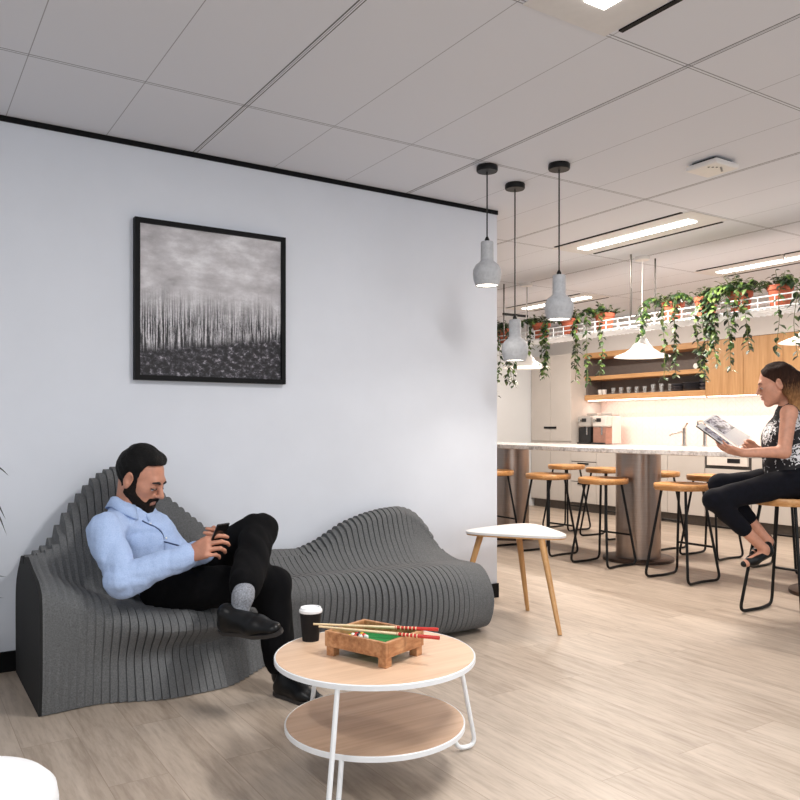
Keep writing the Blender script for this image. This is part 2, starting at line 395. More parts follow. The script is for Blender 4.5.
# ------------------------------------------------------------ smooth solids (signed distance, surface nets)
def bnd(m, *pts): q = np.array(pts); return q.min(0)-m, q.max(0)+m
class Sdf:
    def __init__(s, lo, hi, vox):
        s.lo = np.array(lo, float); s.vox = vox
        s.n = np.ceil((np.array(hi)-s.lo)/vox).astype(int)+1
        s.D = np.full(s.n, 9.0, np.float32)
    def _win(s, lo, hi, mar):
        a = np.clip(np.floor((lo-mar-s.lo)/s.vox).astype(int), 0, s.n-1); b = np.clip(np.ceil((hi+mar-s.lo)/s.vox).astype(int)+1, 1, s.n)
        if (b <= a).any(): return None, None
        sl = tuple(slice(i, j) for i, j in zip(a, b))
        g = np.meshgrid(*[s.lo[k]+s.vox*np.arange(a[k], b[k]) for k in range(3)], indexing='ij', sparse=False)
        return sl, np.stack(g, -1)
    def _mix(s, sl, d, k, op):
        D = s.D[sl]
        if op == 'add':
            if k > 0:
                h = np.maximum(k-np.abs(D-d), 0)/k; s.D[sl] = np.minimum(D, d)-h*h*k*.25
            else: s.D[sl] = np.minimum(D, d)
        else:
            d = -d
            if k > 0:
                h = np.maximum(k-np.abs(D-d), 0)/k; s.D[sl] = np.maximum(D, d)+h*h*k*.25
            else: s.D[sl] = np.maximum(D, d)
    def cap(s, a, b, ra, rb=None, k=.02, op='add', flat=None, fs=1.0):
        a = np.array(a, float); b = np.array(b, float); rb = ra if rb is None else rb
        r = max(ra, rb)*max(1, 1/fs); sl, p = s._win(np.minimum(a, b)-r, np.maximum(a, b)+r, k+2*s.vox)
        if sl is None: return s
        ab = b-a; L = ab @ ab
        t_ = np.clip(((p-a) @ ab)/max(L, 1e-12), 0, 1); q = p-a-t_[..., None]*ab
        if flat is not None:
            f = np.array(flat, float); f /= np.linalg.norm(f); q = q+(fs-1)*(q @ f)[..., None]*f
        s._mix(sl, np.sqrt((q*q).sum(-1))-(ra+(rb-ra)*t_), k, op); return s
    def ell(s, c, r, A=None, k=.02, op='add'):
        c = np.array(c, float); r = np.array(r, float); m_ = r.max()
        sl, p = s._win(c-m_, c+m_, k+2*s.vox)
        if sl is None: return s
        q = p-c
        if A is not None: q = q @ A                    # A: columns are local axes
        k0 = np.sqrt(((q/r)**2).sum(-1)); k1 = np.sqrt(((q/(r*r))**2).sum(-1))+1e-9
        s._mix(sl, k0*(k0-1)/k1, k, op); return s
    def cut(s, pt, nrm, k=0):                          # keep the side the normal points to
        nrm = np.array(nrm, float); nrm /= np.linalg.norm(nrm)
        sl = tuple(slice(0, j) for j in s.n)
        ax = [s.lo[i]+s.vox*np.arange(s.n[i]) for i in range(3)]
        d = (ax[0][:, None, None]-pt[0])*nrm[0]+(ax[1][None, :, None]-pt[1])*nrm[1]+(ax[2][None, None, :]-pt[2])*nrm[2]
        D = s.D; e = (-d).astype(np.float32)
        if k > 0:
            h = np.maximum(k-np.abs(D-e), 0)/k; s.D = np.maximum(D, e)+h*h*k*.25
        else: s.D = np.maximum(D, e)
        return s
    def isect(s, o, k=0):
        D, e = s.D, o.D
        if k > 0:
            h = np.maximum(k-np.abs(D-e), 0)/k; s.D = np.maximum(D, e)+h*h*k*.25
        else: s.D = np.maximum(D, e)
        return s
    def surf(s, p, d, far=.3):                         # outermost surface point from p along d
        d = np.array(d, float)/np.linalg.norm(d); last = np.array(p, float)
        for t_ in np.linspace(0, far, 120):
            q = p+d*t_; i = np.clip(np.round((q-s.lo)/s.vox).astype(int), 0, s.n-1)
            if s.D[tuple(i)] < 0: last = q
        return last
    def warp(s, amp, freq, seed=0, ridge=False):                    # gentle cloth wrinkles
        rs = np.random.RandomState(seed)
        ax = [s.lo[i]+s.vox*np.arange(s.n[i]) for i in range(3)]
        X, Y, Z = np.meshgrid(*ax, indexing='ij', sparse=True); w = 0
        for i in range(5):
            kx = rs.randn(3); kx *= freq*(.7+.25*i)/np.linalg.norm(kx)
            v_ = np.sin(kx[0]*X+kx[1]*Y+kx[2]*Z+rs.rand()*6.3+1.2*np.sin(4*X+3*Y+5*Z+i)); w = w+((1-2.4*np.abs(v_)**.8) if ridge else v_)/(1+.4*i)
        s.D = s.D+(amp*w).astype(np.float32); return s
    def mesh(s):
        D = s.D; D[[0, -1], :, :] = 1; D[:, [0, -1], :] = 1; D[:, :, [0, -1]] = 1
        ins = D < 0; n = np.array(D.shape)
        cs = [(i, j, k) for i in (0, 1) for j in (0, 1) for k in (0, 1)]
        sub = lambda A, o: A[o[0]:n[0]-1+o[0], o[1]:n[1]-1+o[1], o[2]:n[2]-1+o[2]]
        cnt = sum(sub(ins, o).astype(np.int8) for o in cs); mask = (cnt > 0) & (cnt < 8)
        cells = np.argwhere(mask); idx = np.full(mask.shape, -1, np.int64); idx[mask] = np.arange(len(cells))
        acc = np.zeros((len(cells), 3)); num = np.zeros(len(cells))
        vals = {o: D[cells[:, 0]+o[0], cells[:, 1]+o[1], cells[:, 2]+o[2]] for o in cs}
        for o in cs:
            for ax in range(3):
                if o[ax]: continue
                o2 = list(o); o2[ax] = 1; o2 = tuple(o2); a, b = vals[o], vals[o2]; cr = (a < 0) != (b < 0)
                t_ = np.where(cr, a/np.where(cr, a-b, 1), 0); p = np.array(o, float)[None].repeat(len(cells), 0); p[:, ax] += t_
                acc += p*cr[:, None]; num += cr
        V = s.lo+s.vox*(cells+acc/num[:, None]); F = []
        for ax in range(3):
            u, w = (ax+1) % 3, (ax+2) % 3; s1 = [slice(None)]*3; s2 = [slice(None)]*3; s1[ax] = slice(0, -1); s2[ax] = slice(1, None)
            a, b = ins[tuple(s1)], ins[tuple(s2)]; e = np.argwhere(a != b); flip = a[tuple(e.T)]
            def cell(du, dw):
                c = e.copy(); c[:, u] -= du; c[:, w] -= dw; return idx[tuple(c.T)]
            q = np.stack([cell(1, 1), cell(0, 1), cell(0, 0), cell(1, 0)], 1); q[~flip] = q[~flip][:, ::-1]; F.append(q)
        F = np.concatenate(F); return V, F
    def build(s, name, m, parent, relax=1):
        V, F = s.mesh()
        for _ in range(relax):                         # light Laplacian relax
            A = np.zeros_like(V); N = np.zeros(len(V))
            for i in range(4):
                a, b = F[:, i], F[:, (i+1) % 4]
                for k in range(3): A[:, k] += np.bincount(a, V[b, k], len(V))+np.bincount(b, V[a, k], len(V))
                N += np.bincount(a, minlength=len(V))+np.bincount(b, minlength=len(V))
            V = .5*V+.5*A/np.maximum(N, 1)[:, None]
        mb = MB(); mb.v = V; mb.f = [tuple(map(int, f)) for f in F]
        return mb.build(name, m, parent, smooth=180)
# ------------------------------------------------------------ the room
HC = 2.70; WY = 4.25; WX1 = 3.554; KX = 8.72; SYW = 8.9
st(MB().box(-3, 9, -3, 9.1, -.1, 0).build('floor', 'floor_planks', loc=(0, 0, 0)))
st(MB().box(-3, 9, -3, 9.1, HC, HC+.1).build('ceiling', 'ceiling_tile', loc=(0, 0, 0)))
st(MB().box(-3, WX1, WY, WY+.14, 0, 2.672).build('wall_left', 'wall_paint'))
st(MB().box(-3, WX1+.004, WY-.008, WY+.14, 2.672, HC).build('trim_1', 'black_trim'))
st(MB().box(-3, WX1+.006, WY-.014, WY, 0, .098).build('baseboard_left', 'black_trim'))
st(MB().box(KX, KX+.15, 2.3, SYW+.15, 0, HC).build('wall_back', 'splash_tile', loc=(KX, 0, 0)))
st(MB().box(WX1-.5, KX, SYW, SYW+.15, 0, HC).build('wall_side', 'side_wall_paint'))
st(MB().box(8.37, KX, 2.3, SYW, 2.245, HC).build('wall_upper', 'bulkhead_paint'))
st(MB().box(WX1, 7.9, SYW-.012, SYW, 0, .12).build('baseboard_side', 'black_trim'))

# ceiling lights with air slots (the tile-wide fittings)
fit = [(2.1, 1.43), (4.9, 4.2), (6.77, 4.2), (6.77, 7.0)]
lab = ['bright linear ceiling light at the top edge, beside a short black air slot', 'white linear ceiling light between two black slots above the long bar, in mid ceiling',
       'white linear ceiling light with black slots above the kitchen cabinets at the right edge', 'farthest linear ceiling light, low over the far end of the kitchen']
for (x, y), lb in zip(fit, lab):
    t_ = thing('ceiling_light', (x, y, HC), lb, 'ceiling light', 'linear ceiling lights')
    MB().box(x-.21, x+.21, y-.69, y+.69, HC-.004, HC).build('panel', 'light_panel', t_)
    MB().box(x-.05, x+.05, y-.545, y+.545, HC-.012, HC-.004).build('diffuser', 'diffuser', t_)
    for sx in (-1, 1):
        MB().box(x+sx*.232-.011, x+sx*.232+.011, y-.63, y+.63, HC-.006, HC).build('air_slot', 'black_trim', t_)
q = thing('access_point', (3.93, 2.8, HC), 'square white plastic access point fixed flat to the ceiling', 'wireless access point')
MB().box(3.86, 4.01, 2.73, 2.88, HC-.014, HC).build('mount', 'black_trim', q)
MB().box(3.83, 4.04, 2.70, 2.91, HC-.046, HC-.014).build('housing', 'lamp_white', q, bevel=.012)
b = MB()
for i in range(7): b.box(3.86+i*.02, 3.87+i*.02, 2.735+.012*abs(i-3), 2.745+.012*abs(i-3), HC-.048, HC-.046)
b.build('indicator', 'appliance_black', q)
q = thing('sprinkler_head', (6.55, 3.95, HC), 'small ceiling sprinkler head near the right linear light', 'sprinkler')
MB().lathe([(.03, -.004), (.03, 0)], (6.55, 3.95, HC), 12).build('rose', 'lamp_white', q)
MB().lathe([(.016, -.05), (.016, -.044), (.006, -.044), (.008, -.004)], (6.55, 3.95, HC), 10).build('deflector', 'chrome', q)

# painting
q = thing('framed_painting', (1.505, WY, 1.44), 'black framed square black and white painting of bare trees on the white wall', 'painting')
b = MB(); x0, x1, z0, z1, w = 1.068, 1.926, 1.438, 2.292, .026
b.box(x0, x1, WY-.045, WY, z0, z0+w).box(x0, x1, WY-.045, WY, z1-w, z1).box(x0, x0+w, WY-.045, WY, z0+w, z1-w).box(x1-w, x1, WY-.045, WY, z0+w, z1-w)
b.build('picture_frame', 'black_trim', q)
MB().box(x0+w, x1-w, WY-.03, WY-.004, z0+w, z1-w).build('canvas', 'artwork', q)

# kitchen joinery ---------------------------------------------------------
def door(parent, name, m, x, y0, y1, z0, z1, th=.02): return MB().box(x-th, x, y0+.003, y1-.003, z0+.003, z1-.003).build(name, m, parent, bevel=.003)
q = thing('tall_cabinet', (8.42, 8.475, 0), 'tall pale grey two door pantry cabinet left of the open shelves', 'cabinet')
MB().box(8.12, KX-.004, 8.065, SYW-.004, .12, 2.24).build('body', 'cabinet_paint', q)
MB().box(8.17, KX-.004, 8.065, SYW-.004, 0, .12).build('kickboard', 'kick', q)
for i, (y0, y1) in enumerate(((8.475, SYW-.01), (8.065, 8.475))):
    d = door(q, 'door', 'cabinet_paint', 8.12, y0, y1, .98, 2.24)
    MB().box(8.088, 8.1, *((8.48, 8.60) if i == 0 else (8.35, 8.47)), 1.165, 1.195).build('handle', 'black_metal', d)
    door(q, 'door', 'cabinet_paint', 8.12, y0, y1, .125, .975)
def base_unit(y0, y1, label, kind):
    q = thing('base_cabinet', (8.4, (y0+y1)/2, 0), label, 'cabinet', 'base cabinets under the bench')
    MB().box(8.12, KX, y0, y1, .12, .91).build('body', 'cabinet_gap', q)
    MB().box(8.17, KX, y0, y1, 0, .12).build('kickboard', 'kick', q)
    if kind == 'drawers':
        for z0, z1 in ((.125, .42), (.425, .70), (.705, .905)):
            d = door(q, 'drawer', 'cabinet_paint', 8.12, y0, y1, z0, z1)
            MB().box(8.088, 8.1, y0+.14, y1-.14, z1-.035, z1-.012).build('handle', 'black_metal', d)
    else:
        d = door(q, 'door', 'cabinet_paint', 8.12, y0, y1, .125, .905)
        MB().box(8.088, 8.1, *((y0+.02, y0+.17) if kind == 'right' else (y1-.17, y1-.02)), .868, .892).build('handle', 'black_metal', d)
base_unit(7.585, 8.065, 'pale grey drawer unit next to the tall pantry cabinet', 'drawers')
base_unit(7.0, 7.585, 'pale grey base cabinet under the coffee machine, behind the wide pillar', 'right')
base_unit(6.405, 7.0, 'pale grey base cabinet just left of the sink cabinet', 'right')
base_unit(5.874, 6.405, 'pale grey sink cabinet between pillar and dishwasher', 'left')
base_unit(4.55, 5.27, 'pale grey base cabinet right of the dishwasher, behind the reading woman', 'left')
base_unit(3.8, 4.55, 'pale grey base cabinet farthest right, hidden behind the woman', 'left')
q = thing('dishwasher', (8.4, 5.57, 0), 'built-in dishwasher with pale control strip under the bench', 'dishwasher')
MB().box(8.12, KX, 5.274, 5.870, .12, .91).build('body', 'cabinet_gap', q)
MB().box(8.17, KX, 5.274, 5.870, 0, .12).build('kickboard', 'kick', q)
MB().box(8.095, 8.12, 5.28, 5.864, .13, .70).build('door', 'cabinet_paint', q, bevel=.003)
d = MB().box(8.085, 8.12, 5.31, 5.834, .74, .86).build('control_strip', 'appliance_white', q, bevel=.004)
MB().box(8.08, 8.086, 5.40, 5.56, .775, .825).build('display', 'appliance_black', d)
MB().box(8.10, 8.12, 5.28, 5.864, .865, .905).build('top_rail', 'cabinet_paint', q)
o = MB().box(8.07, KX, 3.8, 8.065, .91, .95).build('kitchen_worktop', 'stone_top', bevel=.004)
tag(o, 'pale stone kitchen worktop along the tiled splashback', 'worktop')

q = thing('open_shelf_unit', (8.5, 7.04, 1.57), 'open oak wall shelf with dark back holding glasses and bowls', 'shelf')
for z0, z1 in ((1.57, 1.645), (1.855, 1.91), (2.17, 2.245)): MB().box(8.37, KX, 6.06, 8.06, z0, z1).build('shelf_board', 'oak_shelf', q, bevel=.003)
MB().box(KX-.02, KX, 6.06, 8.06, 1.645, 1.855).add(*[[], []]).box(KX-.02, KX, 6.06, 8.06, 1.91, 2.17).build('back_panel', 'shelf_back', q)
MB().box(8.40, KX-.02, 8.03, 8.06, 1.645, 1.855).box(8.40, KX-.02, 8.03, 8.06, 1.91, 2.17).build('end_panel', 'shelf_back', q)
MB().box(8.40, 8.43, 6.1, 8.02, 1.558, 1.57).build('light_strip', 'led', q)
wl = ['oak wall cabinet door nearest the open shelves', 'second oak wall cabinet from the open shelves', 'third oak wall cabinet, above the reading woman', 'oak wall cabinet at the far right, partly out of frame']
for (y0, y1), lb in zip(((5.55, 6.06), (5.06, 5.55), (4.57, 5.06), (4.08, 4.57)), wl):
    q = thing('wall_cabinet', (8.5, (y0+y1)/2, 1.57), lb, 'cabinet', 'oak wall cabinets')
    MB().box(8.39, KX, y0, y1, 1.57, 2.245).build('body', 'cabinet_gap', q)
    MB().box(8.37, 8.39, y0+.003, y1-.003, 1.565, 2.24).build('door', 'oak_cabinet', q, bevel=.002)
    MB().box(8.40, 8.43, y0+.01, y1-.01, 1.558, 1.57).build('light_strip', 'led', q)
area('under_shelf_led', (8.50, 6.0, 1.55), .06, 4.0, 8, (1, .88, .80), (0, R(-18), 0))

# shelf contents
def glass(name, x, y, z, r, h, m, label, group, cat):
    o = MB().lathe([(r*.8, 0), (r, h), (r*.88, h), (r*.7, .008)], (x, y, z), 14).build(name, m, smooth=40)
    return tag(o, label, cat, group)
for y in (7.88, 7.80): glass('coffee_cup', 8.5, y, 1.645, .034, .075, 'ceramic', 'white coffee cup at the left end of the bottom shelf', 'white cups on the shelf', 'cup')
rs = random.Random(3)
for i in range(14):
    glass('drinking_glass', 8.46+.09*(i % 2), 7.60-.068*i, 1.645, .03, .09+.02*(i > 9), 'glass', 'clear drinking glass in the row on the bottom oak shelf', 'glasses on the shelf', 'glass')
for y, r, h, n, lb in ((6.58, .09, .035, 3, 'small dark bowl in the stack nearest the glasses'), (6.36, .12, .028, 4, 'wide dark bowl in the middle stack on the shelf'), (6.16, .085, .045, 3, 'dark bowl in the right end stack on the shelf')):
    for k in range(n):
        o = MB().lathe([(r*.5, 0), (r*.9, h*.55), (r, h), (r*.95, h), (r*.8, h*.6), (r*.45, .006)], (8.53, y, 1.645+k*h), 20).build('bowl', 'dark_bowl', smooth=40)
        tag(o, lb, 'bowl', 'bowls on the shelf')
for y, lab_, m in ((6.235, 'left wine bottle lying on the middle shelf, white end showing', 'ceramic'), (6.14, 'right dark wine bottle lying on the middle shelf', 'appliance_black')):
    q = thing('wine_bottle', (8.5, y, 1.91), lab_, 'bottle', 'bottles on the middle shelf')
    ring = lambda xs: [(8.40+x, y, 1.95) for x in xs]
    MB().tube(ring((.03, .035, .2, .24, .29)), [.033, .038, .038, .02, .014], 14).build('bottle_body', 'bottle_glass', q, smooth=40)
    MB().tube(ring((.018, .03)), [.034, .036], 14).build('base', m, q)

# coffee machines
def coffee(y0, y1, label, front, top):
    q = thing('coffee_machine', (8.4, (y0+y1)/2, .95), label, 'coffee machine', 'coffee machines on the bench')
    MB().box(8.32, 8.50, y0, y1, .955, 1.34).build('housing', top, q, bevel=.015)
    MB().box(8.19, 8.32, y0+.005, y1-.005, 1.19, 1.345).build('brew_head', top, q, bevel=.02)
    MB().box(8.20, 8.33, y0+.012, y1-.012, .955, 1.185).build('front_panel', front, q, bevel=.008)
    MB().tube([(8.22, (y0+y1)/2, 1.19), (8.22, (y0+y1)/2, 1.12)], .018, 10).build('spout', 'appliance_black', q, smooth=40)
    MB().tube([(8.195, y0+.08, 1.19), (8.195, y0+.08, 1.08)], .012, 8).build('steam_wand', 'chrome', q, smooth=40)
    MB().box(8.16, 8.32, y0+.02, y1-.02, .95, .975).build('drip_tray', 'appliance_black', q, bevel=.004)
    MB().box(8.182, 8.19, y0+.09, y1-.09, 1.26, 1.31).build('display', 'appliance_black', q)
    kn = MB().tube([(8.19, y1-.06, 1.28), (8.165, y1-.06, 1.28)], .024, 14).build('knob', 'chrome', q, smooth=40)
    MB().box(8.34, 8.49, y0+.03, y1-.03, 1.34, 1.385).build('bean_hopper', 'appliance_silver', q, bevel=.01)
coffee(7.765, 8.025, 'silver and black coffee machine at the left, beside the pantry', 'appliance_black', 'appliance_silver')
coffee(7.49, 7.75, 'cream topped coffee machine with copper coloured front at the right', 'appliance_copper', 'appliance_white')
# taps
def tap(y, lever, label):
    q = thing('kitchen_tap', (8.4, y, .95), label, 'tap', 'taps behind the bar')
    MB().lathe([(.034, 0), (.034, .012), (.024, .016), (.024, .2), (.026, .22), (.0, .235)], (8.42, y, .95), 16).build('body', 'chrome', q, smooth=40)
    if lever:
        MB().tube([(8.42, y, 1.13), (8.30, y+.10, 1.10), (8.28, y+.115, 1.075)], .013, 8).build('spout', 'chrome', q, smooth=40)
        MB().tube([(8.42, y, 1.175), (8.40, y-.06, 1.235)], .012, 8).build('lever', 'chrome', q, smooth=40)
    else:
        MB().tube(fillet([(8.42, y, 1.1), (8.42, y, 1.26), (8.28, y, 1.26), (8.28, y, 1.21)], .05), .013, 8).build('spout', 'chrome', q, smooth=40)
tap(6.40, True, 'mixer tap with side lever on the bench, left of the pair')
tap(6.10, False, 'slim upright tap on the bench, nearest the magazine')

# ------------------------------------------------------------ the bar
PX = 5.63
o = tag(MB().prism([(5.2, 1.9), (6.05, 1.9), (6.12, 7.4), (5.45, 7.4), (5.2, 5.0)], .965, 1.008).build('bar_counter', 'stone_top', bevel=.006), 'long pale marbled stone bar counter on steel pillars', 'bar counter')
for y, lb in ((3.0, 'bar pillar at the right edge, only its round base in view'), (4.77, 'brushed steel round bar pillar in the middle, on a round base plate'), (6.5, 'brushed steel bar pillar beside the end of the white wall')):
    q = thing('bar_pillar', (PX, y, 0), lb, 'pillar', 'bar pillars')
    MB().lathe([(.196, .03), (.196, .965)], (PX, y, 0), 48).build('column', 'brushed_steel', q, smooth=40)
    MB().lathe([(.31, 0), (.31, .024), (.3, .03)], (PX, y, 0), 48).build('base_plate', 'base_bronze', q, smooth=40)

# bar stools
def make_stool(loc, label):
    x, y, _ = loc; q = thing('bar_stool', loc, label, 'bar stool', 'wooden seat bar stools')
    MB().lathe([(.0, -.006), (.1, -.004), (.185, .006), (.208, .008), (.214, .0), (.213, -.03), (.205, -.04), (.0, -.04)], (x, y, .742), 40, cap=False).build('seat', 'seat_wood', q, smooth=50)
    for sy in (-1, 1):
        a = lambda sx, z, k=1: (x+sx*(.195-.09*z/.705)*k, y+sy*(.2-.09*z/.705), z)
        top = .703
        pts = fillet([a(-1, top), a(-1, .012), (x, y+sy*.17, .012), a(1, .012), a(1, top)], .055, 7)
        MB().tube(pts, .0105, 8).build('leg_loop', 'black_metal', q, smooth=60)
    for sx in (1,):
        MB().tube([(x+sx*(.205-.10*.26/.705), y-.166, .26), (x+sx*(.205-.10*.26/.705), y+.166, .26)], .009, 8).build('footrest', 'black_metal', q, smooth=60)
    MB().lathe([(.13, -.008), (.13, 0)], (x, y, .703), 24).build('seat_plate', 'black_metal', q, smooth=40)
    return q
proto = make_stool((5.17, 3.95, 0), 'bar stool in the near row, in front of and right of the middle steel pillar')
for loc, lb in (((5.17, 4.76, 0), 'bar stool in the near row, just left of the middle steel pillar'), ((5.20, 5.47, 0), 'bar stool in the near row behind the white three legged side table'),
                ((5.13, 6.2, 0), 'bar stool in the near row half hidden by the end of the white wall'), ((4.75, 2.85, 0), 'bar stool the woman with the magazine sits on'),
                ((6.6, 6.64, 0), 'bar stool on the kitchen side, farthest from the camera'), ((6.45, 5.9, 0), 'bar stool on the kitchen side, partly behind the middle pillar on its left'),
                ((6.36, 5.15, 0), 'bar stool on the kitchen side, peeping out right of the middle pillar'), ((6.3, 4.5, 0), "bar stool on the kitchen side seen behind the woman's knees"),
                ((6.25, 3.77, 0), "bar stool on the kitchen side hidden behind the woman's seat")):
    dup(proto, loc, lb, rz=R(4*math.sin(7*loc[1])))

# ------------------------------------------------------------ pendants
def concrete_pendant(x, y, zb, label):
    q = thing('pendant_lamp', (x, y, zb), label, 'pendant lamp', 'concrete pendant lamps')
    MB().lathe([(.058, 0), (.062, .006), (.062, .028), (.058, .034)], (x, y, HC-.034), 32).build('canopy', 'black_metal', q, smooth=40)
    MB().tube([(x, y, zb+.262), (x, y, HC-.034)], .0042, 8).build('cord', 'black_metal', q)
    MB().lathe([(.014, .25), (.014, .27), (.006, .285)], (x, y, zb), 12).build('cord_grip', 'black_metal', q, smooth=40)
    prof = [(.060, .004), (.066, 0), (.078, .035), (.083, .068), (.080, .095), (.066, .122), (.046, .137), (.0375, .148), (.0365, .25), (.034, .256), (.0, .256)]
    MB().lathe(prof, (x, y, zb), 40, cap=False).build('lamp_shade', 'concrete', q, smooth=35)
    MB().lathe([(.0, .006), (.0605, .006), (.0605, .012), (.0, .012)], (x, y, zb), 32, cap=False).build('bulb', 'bulb_glow', q)
    l = bpy.data.lights.new('pendant_glow', 'SPOT'); l.energy = 5; l.spot_size = R(130); l.spot_blend = .6; l.color = (1, .93, .84); l.shadow_soft_size = .04
    lo = bpy.data.objects.new('pendant_glow', l); COL.objects.link(lo); lo.location = Vector((x, y, zb-.02))*S
concrete_pendant(2.893, 3.548, 2.005, 'concrete bottle shaped pendant on the left, hanging highest against the wall edge')
concrete_pendant(3.253, 3.717, 1.60, 'concrete bottle shaped pendant hanging lowest of the three')
concrete_pendant(3.219, 3.297, 1.805, 'concrete bottle shaped pendant on the right of the three')
def flare_pendant(x, y, zb, label):
    q = thing('pendant_lamp', (x, y, zb), label, 'pendant lamp', 'white flared pendants over the bar')
    MB().lathe([(.06, 0), (.066, .01), (.066, .03)], (x, y, HC-.03), 28).build('canopy', 'lamp_white', q, smooth=40)
    MB().tube([(x, y, zb+.27), (x, y, HC-.03)], .004, 8).build('cord', 'lamp_white', q)
    out = [(.245, 0), (.205, .015), (.15, .036), (.1, .070), (.06, .118), (.036, .168), (.020, .225), (.012, .275), (.0, .28)]
    inn = [(.0, .19), (.03, .155), (.055, .11), (.095, .062), (.148, .028), (.204, .008), (.243, -.003)]
    MB().lathe(inn+out, (x, y, zb), 48, cap=False).build('lamp_shade', 'lamp_white', q, smooth=60)
    MB().ball((x, y, zb+.045), .03, 14).build('bulb', 'bulb_glow', q, smooth=180)
    l = bpy.data.lights.new('pendant_glow', 'POINT'); l.energy = 7; l.color = (1, .88, .74); l.shadow_soft_size = .04
    lo = bpy.data.objects.new('pendant_glow', l); COL.objects.link(lo); lo.location = Vector((x, y, zb-.01))*S
flare_pendant(5.60, 4.70, 1.815, 'white flared pendant over the middle of the bar, beside hanging plants')
flare_pendant(5.60, 6.22, 1.815, 'white flared pendant over the far end of the bar, behind the lowest concrete lamp')
flare_pendant(5.60, 3.14, 1.805, 'white flared pendant cut off by the right edge of the photo')

# ------------------------------------------------------------ hanging planter rack
q = thing('planter_rack', (5.59, 4.4, 2.055), 'long white wire planter rack hung from the ceiling over the bar', 'planter rack')
YA, YB = 2.4, 6.85; XA, XB = 5.43, 5.75
for y0, y1 in ((YA, 3.11), (3.17, 4.67), (4.73, 6.19), (6.25, YB)):
    b = MB().box(XA, XB, y0, y1, 2.062, 2.068)
    for i in range(int((y1-y0)/.05)): b.box(XA-.004, XB+.004, y0+i*.05, y0+i*.05+.008, 2.055, 2.075)
    b.build('tray', 'white_metal', q)
for x in (XA, XB):
    for z in (2.07, 2.112, 2.155): MB().tube([(x, YA, z), (x, YB, z)], .0055, 6).build('side_rail', 'white_metal', q)
    n = int((YB-YA)/.135)
    for i in range(n+1): MB().tube([(x, YA+i*.135, 2.06), (x, YA+i*.135, 2.155)], .005, 6).build('upright', 'white_metal', q)
for y in (YA, YB): MB().tube([(XA, y, 2.155), (XB, y, 2.155)], .005, 6).build('end_rail', 'white_metal', q)
for y in (3.0, 4.68, 6.38):
    for x in (XA, XB): MB().tube([(x, y, 2.12), (x, y, HC)], .008, 8).build('hanging_rod', 'rod_metal', q)
MB().box(XA-.012, XB+.012, 6.37, 6.39, 2.37, 2.395).build('cross_bar', 'black_metal', q)

rg = random.Random(11)
def leaf(mb, p, dirv, L, w, droop):
    a, b_, d = frame(dirv); p = np.array(p)
    mid = p+d*L*.5+UP*L*.06; tip = p+d*L-UP*L*droop
    l, r_ = mid+a*w-UP*w*.25, mid-a*w-UP*w*.25
    l2, r2 = p+d*L*.2+a*w*.6, p+d*L*.2-a*w*.6; l3, r3 = p+d*L*.8+a*w*.6-UP*L*droop*.5, p+d*L*.8-a*w*.6-UP*L*droop*.5
    mb.add([p, l2, mid, r2, l, r_, l3, r3, tip], [(0, 2, 1), (0, 3, 2), (1, 2, 4), (3, 5, 2), (4, 2, 6), (5, 7, 2), (6, 2, 8), (7, 8, 2)])
def potted(y, label, strands, bush=26, hi=.14):
    x = 5.59; q = thing('potted_vine', (x, y, 2.075), label, 'hanging plant', 'trailing plants in the planter rack')
    MB().lathe([(.066, 0), (.084, .135), (.093, .137), (.095, .172), (.083, .172), (.08, .135)], (x, y, 2.075), 26).build('pot', 'terracotta', q, smooth=35)
    MB().lathe([(.082, 0), (.082, .012)], (x, y, 2.22), 20).build('soil', 'soil', q)
    lv = MB(); stm = MB()
    for _ in range(bush):
        an = rg.uniform(0, 6.28); el = rg.uniform(.2, 1.4); L = rg.uniform(.05, hi)
        d = np.array((math.cos(an)*math.cos(el), math.sin(an)*math.cos(el), math.sin(el))); p0 = np.array((x, y, 2.228))+.04*d*np.array((1, 1, 0)); p1 = p0+d*L
        stm.tube([p0, p0+d*L*.5, p1], .0022, 4)
        for k in range(4):
            p = p0+(p1-p0)*(.4+.2*k); a2 = rg.uniform(0, 6.28)
            leaf(lv, p, (math.cos(a2), math.sin(a2), rg.uniform(-.3, .6)), rg.uniform(.035, .06), rg.uniform(.012, .019), .3)
    for (dx, dy, bot, wd_, dens) in strands:
        sx = -1 if dx < 0 else 1
        for c in range(max(1, int(wd_))):
            ex = x+sx*(.175+.02*rg.random()+(.08 if dx < -1 else 0)); ey = y+dy+rg.uniform(-.035, .035)*wd_; zb_ = bot+rg.uniform(0, .22)*(wd_ > 1)*(c > 0)
            path = smooth_path([(x+sx*.05, y+dy*.4, 2.235), (x+sx*.11, y+dy*.8, 2.30), (ex, ey, 2.17), (ex+rg.uniform(-.02, .02), ey+rg.uniform(-.03, .03), (2.17+zb_)/2), (ex+rg.uniform(-.03, .03), ey+rg.uniform(-.04, .04), zb_)], 8)
            stm.tube(path, .0024, 4)
            for i in range(len(path)-1):
                for _ in range(dens):
                    p = path[i]+(path[i+1]-path[i])*rg.random(); a2 = rg.uniform(0, 6.28)
                    leaf(lv, p, (math.cos(a2), math.sin(a2), rg.uniform(-.8, .1)), rg.uniform(.04, .065), rg.uniform(.013, .021), .4)
    fo = lv.build('foliage', 'vine_leaf', q); stm.build('stem', 'vine_stem', q)
F_ = -1
potted(6.55, 'potted trailing vine at the far end of the rack, against the white wall edge', [(F_, .1, 1.62, 3, 2), (F_, -.12, 1.50, 2, 2)])
potted(5.98, 'potted vine second from the far end, behind the lowest concrete pendant', [(-2, .09, 1.60, 3, 2), (F_, -.02, 1.95, 1, 1)])
potted(5.58, 'potted vine third from the far end, with a strand down the pantry front', [(F_, .15, 1.66, 3, 2)])
